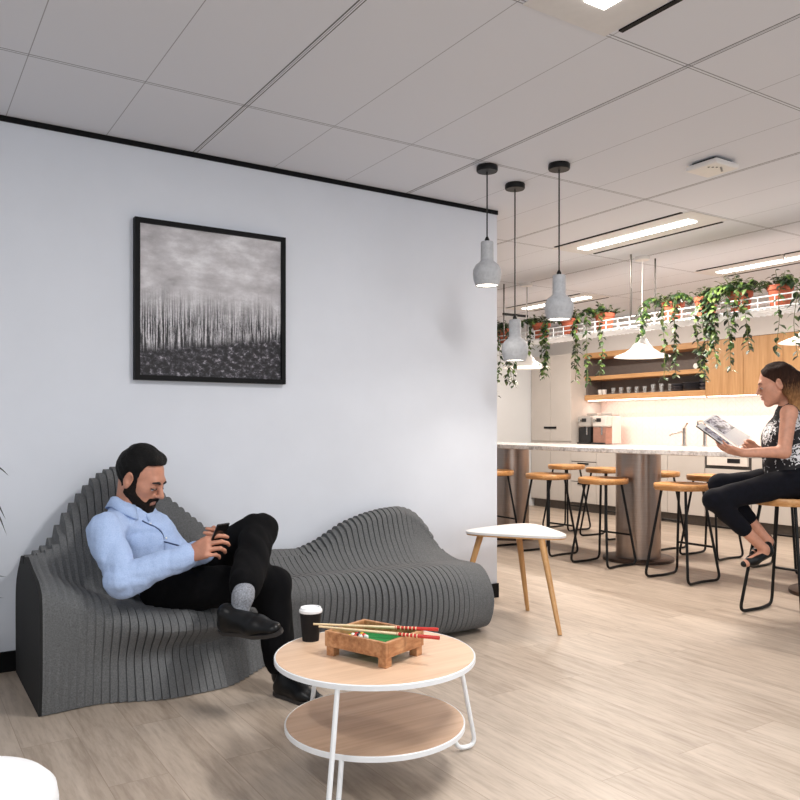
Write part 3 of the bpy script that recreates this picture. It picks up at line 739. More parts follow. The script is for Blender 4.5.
potted(5.13, 'potted vine left of the white flared pendant, with a long thick strand', [(F_, .12, 1.60, 3, 2), (F_, -.08, 1.66, 1, 2)])
potted(4.36, 'potted vine just right of the white flared pendant', [(F_, .20, 1.95, 2, 2), (F_, -.16, 1.70, 1, 1)])
potted(4.04, 'broad terracotta pot with low leaves, fifth along the rack', [(F_, .22, 1.58, 2, 2), (F_, -.16, 1.92, 1, 2)], 22, .11)
potted(3.73, 'bushiest potted vine, dark, with the widest hanging curtain of leaves', [(F_, .12, 1.55, 4, 2), (F_, -.10, 1.85, 1, 2), (F_, .04, 1.62, 3, 2)], 50, .18)
potted(3.40, 'potted vine at the right end, above the reading woman', [(F_, .20, 1.76, 1, 2), (F_, -.16, 1.62, 3, 1)], 30, .14)
# ------------------------------------------------------------ ribbed sofa
def curve(xs, ys, sm=.05):
    g = np.linspace(xs[0]-.6, xs[-1]+.6, 1200); y = np.interp(g, xs, ys); w = int(sm/(g[1]-g[0])); k = np.hanning(2*w+3); k /= k.sum()
    ye = np.pad(y, w+1, mode='edge'); y = np.convolve(ye, k, 'valid'); return lambda x: float(np.interp(x, g, y))
X0, X1 = .515, 2.91
kx = [.515, .75, 1.0, 1.3, 1.6, 1.85, 2.1, 2.4, 2.65, 2.85, 2.97]
zc = curve([.515, .627, .685, .78, .85, .933, 1.0, 1.06, 1.157, 1.46, 1.6, 1.78, 1.966, 2.09, 2.26, 2.4, 2.52, 2.635, 2.72, 2.8, 2.88, 2.97],
           [.585, .645, .757, .88, .95, .99, .985, .945, .863, .607, .535, .499, .489, .53, .625, .67, .692, .70, .668, .585, .45, .375], .05)
yc = curve(kx, [3.98, 4.04, 4.09, 4.1, 4.1, 4.1, 4.1, 4.08, 4.07, 4.06, 4.03], .15)
yf = curve(kx, [3.85, 3.92, 3.93, 3.96, 3.99, 4.0, 3.99, 3.97, 3.96, 3.97, 3.96], .15)       # back, half way up
zf = curve(kx, [.598, .66, .62, .50, .44, .43, .45, .49, .51, .42, .378], .12)
ys = curve(kx, [3.72, 3.80, 3.82, 3.86, 3.90, 3.91, 3.90, 3.88, 3.86, 3.86, 3.85], .15)       # seat, rear
zs = curve(kx, [.585, .46, .38, .37, .385, .39, .39, .395, .395, .385, .375], .12)
yl = curve(kx, [3.55, 3.52, 3.47, 3.52, 3.72, 3.75, 3.70, 3.63, 3.60, 3.61, 3.64], .2)        # lip, top
zl = curve(kx, [.545, .43, .365, .35, .385, .392, .388, .392, .395, .385, .36], .15)
yi = curve(kx, [3.485, 3.46, 3.40, 3.45, 3.66, 3.68, 3.62, 3.53, 3.50, 3.52, 3.57], .2)       # lip, front
yj = curve(kx, [3.47, 3.51, 3.50, 3.56, 3.70, 3.70, 3.62, 3.51, 3.47, 3.48, 3.53], .2)        # half way down
yb = curve(kx, [3.50, 3.53, 3.42, 3.43, 3.68, 3.80, 3.78, 3.70, 3.65, 3.64, 3.66], .12)       # foot
def profile(x, off=None):
    z_, c, f = zc(x), yc(x), yf(x); rr_ = float(np.interp(x, [1.8, 2.3], [0, 1])); wr_ = .5+.22*rr_
    pts = [(4.2, 0.0), (4.215, z_*.35), (4.20, z_*.72), (c+.075, z_-.03), (c+.02, z_), (c-.045, z_-.03), (f+.04, (z_+zf(x))/2), (f, zf(x)), (ys(x), zs(x)), ((ys(x)+yl(x))/2, (zs(x)+zl(x))/2+.004),
           (yl(x), zl(x)), (yi(x), zl(x)-.07), (yj(x), .19), (yj(x)*wr_+yb(x)*(1-wr_), .085-.03*rr_), (yb(x), 0.0)]
    p = np.array(smooth_path([(a, b, 0) for a, b in pts], 6))[:, :2]
    if off is not None:
        d = np.gradient(p, axis=0); d /= np.linalg.norm(d, axis=1)[:, None]; p = p-np.broadcast_to(off, (len(p),))[:, None]*np.stack([-d[:, 1], d[:, 0]], 1)*SGN
    p[:, 1] = np.maximum(p[:, 1], .004); return p
SGN = -1
_t = profile(1.0, np.full(85, .03)); _u = profile(1.0)
if _t[24:40].mean(0)[1] > _u[24:40].mean(0)[1]: SGN = 1
def slab(mb, x0, x1, p0, p1=None):
    n = len(p0); p1 = p0 if p1 is None else p1
    vs = [(x0, y, z) for y, z in p0]+[(x1, y, z) for y, z in p1]
    mb.add(vs, [tuple(range(n)), tuple(range(2*n-1, n-1, -1))]+[(j, n+j, n+(j+1) % n, (j+1) % n) for j in range(n)])
sofa = thing('ribbed_sofa', (1.74, 3.85, 0), 'long wavy grey sofa built of upright ribs against the white wall', 'sofa')
slats = MB(); core = MB(); pitch = .0335; NS = int(round((X1-X0)/pitch)); pitch = (X1-X0)/NS
for i in range(NS):
    xa = X0+i*pitch; slab(slats, xa+.0022 if i else xa, xa+pitch-.0022, profile(xa+.5*pitch))
gx = np.linspace(X0+.01, X1-.012, 60)
pr = []
jj = np.arange(85)/6.0                                # profile position: 4 crest, 8 seat, 10 lip, 14 foot
for x in gx:                                          # groove depth: deep on the crests and over the lip, none at the smooth ends
    crest = np.interp(x, [.5, .6, .75, .95, 1.15, 1.5, 1.7, 2.0, 2.5, 2.75, 2.9], [0, .012, .02, .014, .028, .022, .008, .012, .012, .004, -.001])
    front = np.interp(x, [.5, .66, .80, .95, 1.2, 1.4, 1.6, 1.9, 2.1, 2.6, 2.75, 2.9], [-.001, -.001, .006, .016, .014, .003, -.0005, .004, .012, .013, .003, -.001])
    seat = np.interp(x, [.5, .8, 1.2, 1.7, 2.3, 2.7, 2.9], [-.001, -.0005, .001, .002, .003, .001, -.001])
    foot = np.interp(x, [.5, .75, .95, 1.3, 1.6, 2.9], [-.001, .003, .009, .006, -.001, .003])
    pr.append(profile(x, np.interp(jj, [0, 3, 4, 5.5, 7.5, 9, 10, 12, 13, 14], [.01, .01, crest, crest, seat, seat, front, front, foot, foot])))
n = len(pr[0])
core.add([(x, y, z) for x, p in zip(gx, pr) for y, z in p], [(i*n+j, (i+1)*n+j, (i+1)*n+(j+1) % n, i*n+(j+1) % n) for i in range(len(gx)-1) for j in range(n)]+[tuple(range(n)), tuple(range(len(gx)*n-1, (len(gx)-1)*n-1, -1))])
slats.build('ribbed_body', 'sofa_felt', sofa, smooth=28)
core.build('inner_core', 'sofa_core', sofa, smooth=40)
e = MB(); slab(e, X0-.012, X0, profile(X0+.01)); e.build('end_panel', 'sofa_end', sofa, smooth=28)['label'] = 'dark flat end panel'

# ------------------------------------------------------------ coffee table
TC = (1.40, 2.325); TR = .345; TZ = .41
tab = thing('coffee_table', (TC[0], TC[1], 0), 'round two tier coffee table with oak tops and white hairpin legs', 'coffee table')
MB().lathe([(TR-.006, 0), (TR-.006, .006)], (*TC, TZ-.006), 72).build('tabletop', 'table_oak', tab, smooth=40)
rim = lambda r, z: MB().lathe([(r-.008, z-.019), (r, z-.0175), (r, z-.002), (r-.003, z+.0005), (r-.006, z-.002), (r-.006, z-.007), (.0, z-.007), (.0, z-.019)], (*TC, 0), 72, cap=False)
rim(TR, TZ).build('tabletop_rim', 'white_metal', tab, smooth=40)
MB().lathe([(.304, 0), (.304, .006)], (*TC, .174), 72).build('shelf', 'shelf_oak', tab, smooth=40)
rim(.31, .18).build('shelf_rim', 'white_metal', tab, smooth=40)
for an in (-4, 97, 219):
    c_, s_ = math.cos(R(an)), math.sin(R(an)); pt = lambda r, z: (TC[0]+c_*r, TC[1]+s_*r, z)
    MB().tube(fillet([pt(.335, TZ-.017), pt(.418, .011), pt(.335, .011), pt(.302, .165)], .042, 8), .0085, 10).build('leg', 'white_metal', tab, smooth=60)
q = thing('coffee_cup', (1.285, 2.59, TZ), 'black takeaway coffee cup with white lid standing on the coffee table', 'cup')
MB().lathe([(.030, 0), (.0305, .004), (.040, .108)], (1.285, 2.59, TZ), 32).build('cup_body', 'cup_black', q, smooth=40)
MB().lathe([(.0415, .103), (.0428, .106), (.0418, .113), (.039, .115), (.037, .121), (.033, .121), (.032, .117), (.0, .117)], (1.285, 2.59, TZ), 32, cap=False).build('lid', 'cup_lid', q, smooth=40)
# tabletop pool game
GC = np.array((1.385, 2.305)); ga = R(20); ux = np.array((math.cos(ga), math.sin(ga))); uy = np.array((-ux[1], ux[0]))
gb = lambda u, v, z: np.array((*(GC+u*ux+v*uy), z)); U3 = np.array((*ux, 0)); V3 = np.array((*uy, 0))
gz = TZ+.0; q = thing('tabletop_pool_game', (*GC, gz), 'small wooden tabletop pool game with green felt on the coffee table', 'game')
hu, hv = .098, .126
b = MB()
for sg in (-1, 1):
    b.obox(gb(sg*hu, 0, gz+.058), U3*.007, V3*(hv+.007), UP*.026); b.obox(gb(0, sg*hv, gz+.058), U3*(hu-.007), V3*.007, UP*.026)
b.build('tray_frame', 'toy_wood', q, bevel=.002)
MB().obox(gb(0, 0, gz+.044), U3*(hu-.007), V3*(hv-.007), UP*.008).build('playing_felt', 'felt_green', q)
for su in (-1, 1):
    for sv in (-1, 1): MB().obox(gb(su*(hu-.013), sv*(hv-.013), gz+.017), U3*.016, V3*.016, UP*.017).build('foot', 'toy_wood', q, bevel=.002)
k = 0
for r_ in range(4):
    for c_ in range(r_+1):
        u, v = -.02+(c_-r_/2)*.019, .02+r_*.017; m_ = ('ball_white', 'ball_yellow', 'ball_dark', 'ball_red')[(k*3+r_) % 4]; k += 1
        o = MB().ball(gb(u, v, gz+.0615), .009, 12).build('pool_ball', m_, smooth=180)
        tag(o, {'ball_white': 'tiny white pool ball racked on the green felt', 'ball_yellow': 'tiny yellow pool ball racked on the green felt', 'ball_dark': 'tiny dark pool ball racked on the green felt', 'ball_red': 'tiny red pool ball racked on the green felt'}[m_], 'ball', m_.split('_')[1]+' balls on the felt')
def cue(a, b_, label):
    a, b_ = np.array(a), np.array(b_); at = lambda t_: a+(b_-a)*t_; q = thing('cue_stick', tuple((a+b_)/2), label, 'cue stick', 'small cue sticks')
    MB().tube([at(0), at(.66)], [.0034, .0052], 10).build('shaft', 'stick_wood', q, smooth=60)
    MB().tube([at(.66), at(1)], [.0054, .0062], 10).build('grip', 'ball_red', q, smooth=60)
    bb = MB()
    for t_ in (.665, .70, .73, .76, .79, .82): bb.tube([at(t_), at(t_+.008)], .0064, 10)
    bb.build('grip_bands', 'stick_wood', q, smooth=60)
zt = TZ+.0905
def onplane(px, py, z): d = (CAMH-z)*FPX/(py-HOR); return P(px, py, d)
cue(onplane(313.5, 624, zt), onplane(438.5, 629.5, zt), 'rear red gripped little cue stick lying across the game box')
cue(onplane(319, 626.5, zt), onplane(439.5, 638, zt), 'front red gripped little cue stick lying across the game box')

# ------------------------------------------------------------ white side table
q = thing('side_table', (3.33, 3.78, 0), 'white rounded triangular side table on three slim wooden legs', 'side table')
ST = [np.array(p) for p in ((2.93, 3.98), (3.40, 3.31), (3.72, 4.08))]; cen = sum(ST)/3; poly = []
for i in range(3):
    a, b_, c_ = ST[i-1], ST[i], ST[(i+1) % 3]; p0 = b_+(a-b_)*.5; p1 = b_+(c_-b_)*.5
    bul = (b_-cen)*.02
    poly += [tuple((1-t_)**3*p0+3*(1-t_)**2*t_*(b_*.86+p0*.14+bul)+3*(1-t_)*t_**2*(b_*.86+p1*.14+bul)+t_**3*p1) for t_ in np.linspace(0, 1, 18)[:-1]]
TSZ = .535
MB().prism(poly, TSZ-.016, TSZ).build('tabletop', 'table_white', q, bevel=.003)
MB().prism([tuple(cen+(np.array(p)-cen)*.985) for p in poly], TSZ-.024, TSZ-.016).build('tabletop_edge', 'leg_wood', q)
for tp, ft in (((3.38, 3.83), (3.46, 3.83)), ((3.29, 3.52), (3.20, 3.27)), ((3.13, 3.90), (3.0, 3.98))):
    MB().tube([(*tp, TSZ-.02), (*ft, .0)], [.021, .0125], 14).build('leg', 'leg_wood', q, smooth=60)

# pouf
o = MB().lathe([(.0, .0), (.185, .0), (.205, .02), (.208, .05), (.208, .365), (.203, .395), (.185, .413), (.15, .42), (.0, .424)], (.108, 1.918, 0), 56, cap=False).build('pouf', 'pouf_fabric', smooth=60)
tag(o, 'round white fabric pouf at the bottom left corner', 'pouf')

# plant at the left edge
PLX, PLY = .12, 3.68
q = thing('potted_plant', (PLX, PLY, 0), 'dark leaved potted plant left of the sofa, only leaf tips in view', 'plant')
MB().lathe([(.0, 0), (.13, 0), (.155, .30), (.16, .32), (.145, .32), (.14, .28), (.0, .28)], (PLX, PLY, 0), 32, cap=False).build('pot', 'cup_black', q, smooth=40)
MB().tube(smooth_path([(PLX, PLY, .28), (PLX+.02, PLY+.01, .6), (PLX-.02, PLY, .95)], 6), .014, 8).build('stem', 'vine_stem', q, smooth=60)
def blade(a, b_, sag, w):
    a, b_ = np.array(a), np.array(b_); mb = MB(); vs = []; k = 12; side = np.cross(b_-a, UP); side /= np.linalg.norm(side)
    for i in range(k+1):
        t_ = i/k; p = a+(b_-a)*t_+UP*sag*4*t_*(1-t_); ww = w*math.sin(math.pi*min(1, t_*.9+.1))**.7
        vs += [p-side*ww, p-UP*ww*.35, p+side*ww]
    fs = []
    for i in range(k): fs += [(3*i, 3*i+1, 3*i+4, 3*i+3), (3*i+1, 3*i+2, 3*i+5, 3*i+4)]
    return mb.add(vs, fs)
for (px, py, dd, z0, sag) in ((9, 476, 3.45, .98, .10), (7, 536, 3.4, .90, .20), (7, 577, 3.35, .62, .02), (4, 598, 3.4, .52, .02), (6, 520, 3.42, .88, .17)):
    tip = P(px, py, dd); blade((PLX, PLY, z0-.05), tip, sag, .021).build('leaf', 'dark_leaf', q, smooth=180)
for k in range(16):
    an = 2.399*k+2.2; zz = .5+.03*k; rr = .36
    tip = (PLX-.10+rr*.75*math.cos(an), PLY+.05+rr*math.sin(an)*.8, zz+.02+.1*math.sin(k))
    if tip[0] > PLX+.02: continue
    blade((PLX, PLY, zz-.05), tip, .12, .016).build('leaf', 'dark_leaf', q, smooth=180)

# ------------------------------------------------------------ people
def hframe(fwd, pitch=0, roll=0):
    f = np.array(fwd, float); f /= np.linalg.norm(f); l = np.cross(UP, f); l /= np.linalg.norm(l); u = np.cross(f, l)
    f, u = f*math.cos(pitch)-u*math.sin(pitch), u*math.cos(pitch)+f*math.sin(pitch)
    l, u = l*math.cos(roll)+u*math.sin(roll), u*math.cos(roll)-l*math.sin(roll)
    return np.stack([f, l, u], 1)
def head(F, C, A, s, fem=False, ears=True):
    g = lambda x, y, z: C+A @ (np.array((x, y, z))*s)
    e = lambda c, r, k, op='add': F.ell(g(*c), np.array(r)*s, A, k*s, op)
    c_ = lambda a, b, ra, rb, k, op='add': F.cap(g(*a), g(*b), ra*s, rb*s, k*s, op)
    e((-.014, 0, .036), (.098, .076, .086), .02)
    e((.030, 0, -.025), (.060, .059, .085), .03)
    e((.040, 0, -.070), (.042, .044, .042), .03)
    w = .85 if fem else 1
    for sy in (-1, 1):
        c_((-.004, sy*.058*w, -.045), (.07, sy*.016, -.100), .017, .014, .03)
        e((.052, sy*.041, -.022), (.022, .02, .02), .03)
    c_((.074, .012, -.104), (.074, -.012, -.104), .0155*w, .0155*w, .02)
    c_((.080, .03, .024), (.080, -.03, .024), .013, .013, .02)
    for sy in (-1, 1):
        e((.094, sy*.032, .003), (.016, .017, .011), .012, 'sub')
        e((.0795, sy*.031, .002), (.0125, .0155, .0115), .004)
        c_((.0905, sy*.016, .0035), (.083, sy*.045, -.001), .0028, .0022, .003)      # lid edge
    nt = .1135 if fem else .116
    c_((.090, 0, .014), (nt, 0, -.029), .0070, .0105 if fem else .0118, .010)
    for sy in (-1, 1): e((.099, sy*.0125, -.034), (.011, .0078, .0075), .008)
    e((.070, 0, -.062), (.023, .030, .026), .02)
    e((.0915, 0, -.0590), (.0078, .022, .0050), .004); e((.0900, 0, -.0715), (.0082, .019, .0060), .004)
    c_((.099, .021, -.0650), (.099, -.021, -.0650), .0030, .0030, .003, 'sub'); c_((.094, .012, -.0835), (.094, -.012, -.0835), .0045, .0045, .006, 'sub')
    for sy in (-1, 1) if ears else ():
        e((-.008, sy*.079, -.004), (.021, .009, .033), .006); e((-.001, sy*.088, .002), (.012, .0095, .019), .003, 'sub'); e((-.006, sy*.080, -.031), (.010, .007, .010), .006)
    return g
def hand(F, w, d, n, side, curls, thumb, s=1.0, spread=.05):
    """w wrist, d towards the fingers, n out of the palm, side towards the thumb; curls: bend of each finger per joint"""
    d = np.array(d, float); d /= np.linalg.norm(d); n = np.array(n, float); n -= d*(n @ d); n /= np.linalg.norm(n)
    sd = np.cross(d, n); sd *= 1 if sd @ np.array(side, float) > 0 else -1
    kn = [(.034, .090), (.011, .094), (-.012, .089), (-.033, .080)]
    ln = [(.044, .026, .020), (.049, .030, .021), (.045, .028, .021), (.035, .021, .019)]
    for (a, h), l3, cu, j in zip(kn, ln, curls, range(4)):
        k0 = w+s*(sd*a+d*h); F.cap(w+s*(sd*a*.55+d*.012), k0-s*d*.004, s*.0155, s*.0125, .016*s)
        ang = 0; p = k0; rr = .0098 if j < 3 else .0085; fd = d+sd*spread*(1.5-j)*.6; fd /= np.linalg.norm(fd)
        for q_, (L, c) in enumerate(zip(l3, cu)):
            ang += c; v = fd*math.cos(ang)+n*math.sin(ang); p2 = p+s*L*v
            F.cap(p, p2, s*(rr-.0008*q_), s*(rr-.0008*(q_+1)), .003*s); p = p2
    p = w+s*(d*.022+sd*.022+n*.006)
    F.cap(p, w+s*(d*.05+sd*.025), s*.016, s*.014, .012*s)
    for L, (a, b, c), rr in zip((.042, .034, .027), thumb, (.0125, .0108, .0100)):
        v = d*a+sd*b+n*c; v = v/np.linalg.norm(v); p2 = p+s*L*v; F.cap(p, p2, s*rr, s*(rr-.0012), .005*s); p = p2
def shoe(F, heel, toe, up, s, low=False):
    heel, toe = np.array(heel), np.array(toe); d = toe-heel; L = np.linalg.norm(d); d /= L; up = np.array(up, float); up -= d*(up @ d); up /= np.linalg.norm(up)
    at = lambda t_, h: heel+d*L*t_+up*h*s
    h = .6 if low else 1
    F.cap(at(.12, .035), at(.62, .030), .038*s, .044*s, .02, flat=up, fs=1.15)
    F.cap(at(.6, .028), at(.88, .022), .044*s, .030*s, .02, flat=up, fs=1.5)
    F.cap(at(.14, .03), at(.18, .075*h), .036*s, .036*s, .02); F.cap(at(.2, .06*h), at(.5, .048), .036*s, .03*s, .02)
    F.cut(at(0, .002), up)

# --- the man on the sofa
K = 1.13
man = thing('person', (1.12, 3.7, .38), 'man in pale blue shirt and black trousers sitting cross-legged, looking at a phone', 'person')
hipR, hipL = np.array((1.07, 3.63, .445)), np.array((1.16, 3.80, .47))
kneR, kneL = np.array((1.45, 3.30, .468)), np.array((1.48, 3.54, .688))
ankR, ankL = np.array((1.455, 3.23, .10)), P(243, 596, 3.27)
pel = (hipR+hipL)/2; nb = np.array((.915, 3.74, .785)); che = np.array((.985, 3.755, .655)); bel = np.array((1.07, 3.745, .53))
shR, shL = np.array((.782, 3.595, .725)), np.array((1.03, 3.90, .735))
elR, elL = np.array((.815, 3.41, .542)), np.array((1.16, 3.73, .55))
wrR, wrL = P(189, 555, 3.40), P(203, 551, 3.53)
HC_ = P(140.5, 478.5, 3.66); HA = hframe(.98*RT-.20*FW, R(24), R(0))
F = Sdf((.62, 2.9, 0), (1.75, 4.1, 1.16), .0050)
g = head(F, HC_, HA, K)
F.cap(nb-.02*UP, g(-.028, 0, -.045), .062, .058, .03)
F.cap(pel, bel, .105, .10, .05); F.cap(bel, che, .10, .11, .05); F.cap(che, nb-.06*UP, .11, .06, .05); F.cap(shR, shL, .055, .055, .05)
for sh, el, wr in ((shR, elR, wrR), (shL, elL, wrL)): F.cap(sh, el, .048, .042, .03); F.cap(el, wr, .040, .028, .02)
for hp, kn, an in ((hipR, kneR, ankR), (hipL, kneL, ankL)): F.cap(hp, kn, .07, .05, .03); F.cap(kn, an, .05, .035, .03)
dR = P(221, 541, 3.36)-wrR
hand(F, wrR, dR, .8*FW-.45*UP+.2*RT, UP+.2*RT, [(.35, .7, .4), (.55, .8, .5), (.65, .9, .5), (.7, .9, .5)], [(.8, .5, .2), (.95, .25, .25), (1, .1, .25)], K*.98)
dL = P(213, 546, 3.49)-wrL
hand(F, wrL, dL, -.75*FW+.55*UP+.1*RT, -.2*RT+UP, [(.7, .9, .5), (.75, .9, .5), (.8, .95, .5), (.85, .95, .5)], [(.7, .6, .3), (.9, .3, .3), (1, 0, .3)], K*.95)
body = F.build('body', 'skin_man', man)
def eyes(parent, g, A, s, look=-.003, ex=.0800):
    for sy in (-1, 1):
        c = g(ex, sy*.031, look*.6)
        ey = MB().ball(c, .0122*s, 14).build('eye', 'eye_white', parent, smooth=180)
        MB().ball(g(ex+.0075, sy*.031, look), .0052*s, 10).build('iris', 'iris', ey, smooth=180)
def brows(parent, g, s, m='brow', r=.0046):
    for sy in (-1, 1):
        MB().tube(smooth_path([g(.0945, sy*.012, .019), g(.0930, sy*.03, .025), g(.080, sy*.049, .019)], 5), [r*s*q for q in (.8, .9, 1, 1, 1, 1, .9, .8, .7, .55, .4)], 8).build('eyebrow', m, parent, smooth=180)
eyes(man, g, HA, K, -.007, .0788); brows(man, g, K, 'brow', .0056)
for sy in (-1, 1):
    MB().tube(smooth_path([g(.0920, sy*.017, -.0045), g(.0945, sy*.031, -.0060), g(.083, sy*.047, -.005)], 5), .0026*K, 6).build('eyelashes', 'brow', man, smooth=180)
# hair and beard, both fitted over the skin
def region(G, prims):
    Z = Sdf(G.lo, G.lo+G.vox*(G.n-1)-1e-6, G.vox)
    if tuple(Z.n) != tuple(G.n): Z.n = G.n; Z.D = np.full(G.n, 9.0, np.float32)
    for pr_ in prims: Z.cap(g(*pr_[0]), g(*pr_[1]), pr_[2]*K, pr_[3]*K, .012*K)
    return Z
H = Sdf(HC_-.23, HC_+.24, .0042); head(H, HC_, HA, K, ears=False); H.D -= .007*K
H.cap(g(.038, .035, .103), g(.038, -.035, .103), .019*K, .019*K, .03*K); H.cap(g(-.005, .028, .104), g(-.005, -.028, .104), .022*K, .022*K, .04*K); H.cap(g(-.04, .03, .1), g(-.04, -.03, .1), .03*K, .03*K, .04*K)
pm = []
for sy in (-1, 1):
    pm += [((.052, sy*.02, .126), (.040, sy*.055, .118), .038, .038), ((-.01, sy*.06, .11), (-.07, sy*.05, .09), .05, .07), ((-.008, sy*.080, .082), (-.012, sy*.080, .045), .047, .038), ((.012, sy*.076, .05), (.010, sy*.074, -.012), .014, .012),
           ((-.045, sy*.07, .03), (-.065, sy*.05, -.03), .036, .038), ((-.075, sy*.03, .05), (-.088, sy*.02, -.05), .05, .035)]
H.isect(region(H, pm+[((.056, 0, .128), (-.06, 0, .12), .040, .08)]), .006)
for sy in (-1, 1): H.ell(g(-.012, sy*.084, -.006), np.array((.022, .020, .032))*K, HA, .006, 'sub')
H.warp(.0009, 170, 4); H.build('hair', 'hair_dark', man, relax=0)
Bd = Sdf(HC_-.24, HC_+.2, .0040); head(Bd, HC_, HA, K, ears=False); Bd.D -= .0055*K
pm = []
for sy in (-1, 1):
    pm += [((.012, sy*.076, .012), (.012, sy*.066, -.045), .013, .022), ((.010, sy*.060, -.055), (.066, sy*.024, -.110), .026, .026), ((.03, sy*.060, -.062), (.07, sy*.038, -.088), .018, .020),
           ((.103, sy*.001, -.0475), (.092, sy*.026, -.0545), .0055, .0060), ((.090, sy*.029, -.056), (.085, sy*.032, -.085), .0065, .013)]
pm += [((.085, .018, -.112), (.085, -.018, -.112), .025, .025), ((.098, .006, -.088), (.098, -.006, -.088), .008, .008), ((.03, 0, -.12), (.07, 0, -.125), .03, .03)]
Bd.isect(region(Bd, pm), .004); Bd.warp(.0006, 220, 5); Bd.build('beard', 'beard_hair', man, relax=0)
MB().ball(g(.0940, 0, -.0695), .0072*K, 10, (.7, .9, .6)).build('lower_lip', 'lip', man, smooth=180)
# shirt
T = Sdf((.6, 3.1, .3), (1.5, 4.2, .95), .0062)
T.cap(pel*.35+bel*.65, bel, .126, .128, .05); T.cap(bel, che, .128, .138, .06); T.cap(che, nb-.07*UP, .138, .085, .06); T.cap(shR+(nb-shR)*.12, shL+(nb-shL)*.12, .064, .064, .06)
T.cap(nb-.07*UP, nb+.005*UP, .078, .066, .03)
T.cap(shR, elR, .069, .060, .03); T.cap(elR, wrR-(wrR-elR)*.06, .063, .045, .02); T.cap(shL, elL, .067, .058, .03); T.cap(elL, wrL-(wrL-elL)*.06, .06, .043, .02)
T.cap(wrR-(wrR-elR)*.22, wrR-(wrR-elR)*.03, .046, .045, .004); T.cap(wrL-(wrL-elL)*.22, wrL-(wrL-elL)*.03, .045, .044, .004)
T.warp(.0030, 26, 2, True); T.warp(.0013, 60, 21, True)
nk = nb+.022*UP; fA = RT*.84-FW*.54
TS = T; shirt = T.build('shirt', 'shirt_blue', man)
# collar: two folded flaps round the neck
cb = MB(); axis = g(-.028, 0, -.05)-nb; axis /= np.linalg.norm(axis); ca, cb_, _ = frame(axis, fA)
ring = []
f2 = fA-axis*(fA @ axis); f2 /= np.linalg.norm(f2); l2 = np.cross(axis, f2)
ncol = 28; vs = []
for i in range(ncol+1):
    an = math.radians(14+(332)*i/ncol); cd = f2*math.cos(an)+l2*math.sin(an); fr = max(0, math.cos(an))
    cen_ = nb+axis*(.02)-f2*.006
    top = cen_+axis*(.052-.040*fr)+cd*(.066+.004*fr); mid = cen_+axis*(.050-.040*fr)+cd*(.074+.006*fr); low = cen_+axis*(.002-.062*fr**1.5)+cd*(.094+.030*fr)
    inn = cen_+axis*(-.02)+cd*.068
    vs += [inn, top, mid, low]
fs = [(4*i+j, 4*i+4+j, 4*i+5+j, 4*i+1+j) for i in range(ncol) for j in range(3)]
o = cb.add(vs, fs).build('collar', 'shirt_blue', man, smooth=60); sm_ = o.modifiers.new('thickness', 'SOLIDIFY'); sm_.thickness = .004
# placket and buttons down the front
front = [nb+f2*.085+UP*-.035, che+f2*.142+UP*.035, che+f2*.146+UP*-.06, bel+f2*.135+UP*.0, bel+f2*.138+UP*-.05]
pp = [TS.surf(p-f2*.05, f2) for p in smooth_path(front, 6)]; pp = [(pp[max(i-1, 0)]+pp[i]+pp[min(i+1, len(pp)-1)])/3 for i in range(len(pp))]
MB().tube([p-l2*.012 for p in pp], .0036, 6).build('placket', 'shirt_trim', man, smooth=60)
for i in (2, 8, 14, 20): MB().ball(pp[i]+f2*.002, .0055, 10).build('button', 'ceramic', man, smooth=180)
# trousers
T = Sdf((.85, 3.0, .0), (1.75, 4.05, .9), .0068)
T.cap(hipR, hipL, .098, .098, .05); T.cap(pel, bel-.03*UP, .115, .118, .05)
for hp, kn, an, e in ((hipR, kneR, ankR, .86), (hipL, kneL, ankL, .84)):
    T.cap(hp, kn, .102, .079, .05); T.cap(kn, kn+(an-kn)*e, .078, .065, .03)
T.warp(.0030, 24, 7, True); T.warp(.0012, 70, 8)
T.build('trousers', 'trouser_black', man)
# socks and shoes
sk = Sdf((1.0, 2.9, 0), (1.75, 3.6, .7), .006)
toL = P(282, 634, 3.10); heL = P(224, 630, 3.31)
sk.cap(kneL+(ankL-kneL)*.72, ankL, .046, .044, .01); sk.cap(ankL, heL+(toL-heL)*.25+.04*UP, .041, .036, .02); sk.build('sock', 'sock_grey', man)
sk = Sdf((1.0, 2.9, 0), (1.75, 3.6, .7), .006); sk.cap(kneR+(ankR-kneR)*.75, ankR-.02*UP, .046, .042, .01); sk.build('sock', 'shoe_black', man)
heR = np.array((1.445, 3.24, .0)); toR = np.array((1.535, 2.985, .0))
for he, to, up in ((heL, toL, UP*.8-FW*.45+.12*RT), (heR, toR, UP)):
    z = Sdf(np.minimum(he, to)-.16, np.maximum(he, to)+.18, .0055); shoe(z, he, to, up, K)
    so = z.build('shoe', 'shoe_black', man)
    d = (to-he)/np.linalg.norm(to-he); u = up-d*(up @ d); u /= np.linalg.norm(u); L = np.linalg.norm(to-he); sd = np.cross(u, d)
    outl = [he+d*L*t_+sd*K*.043*w_ for t_, w_ in ((-.03, .0), (-.01, .6), (.1, .86), (.4, .86), (.65, 1.08), (.85, .85), (.97, .45), (1.0, .0), (.97, -.45), (.85, -.85), (.65, -1.08), (.4, -.86), (.1, -.86), (-.01, -.6))]
    n_ = len(outl); MB().add([p+u*.000 for p in outl]+[p+u*.016 for p in outl], [tuple(range(n_)), tuple(range(2*n_-1, n_-1, -1))]+[(j, n_+j, n_+(j+1) % n_, (j+1) % n_) for j in range(n_)]).build('sole', 'shoe_sole', so, smooth=50)
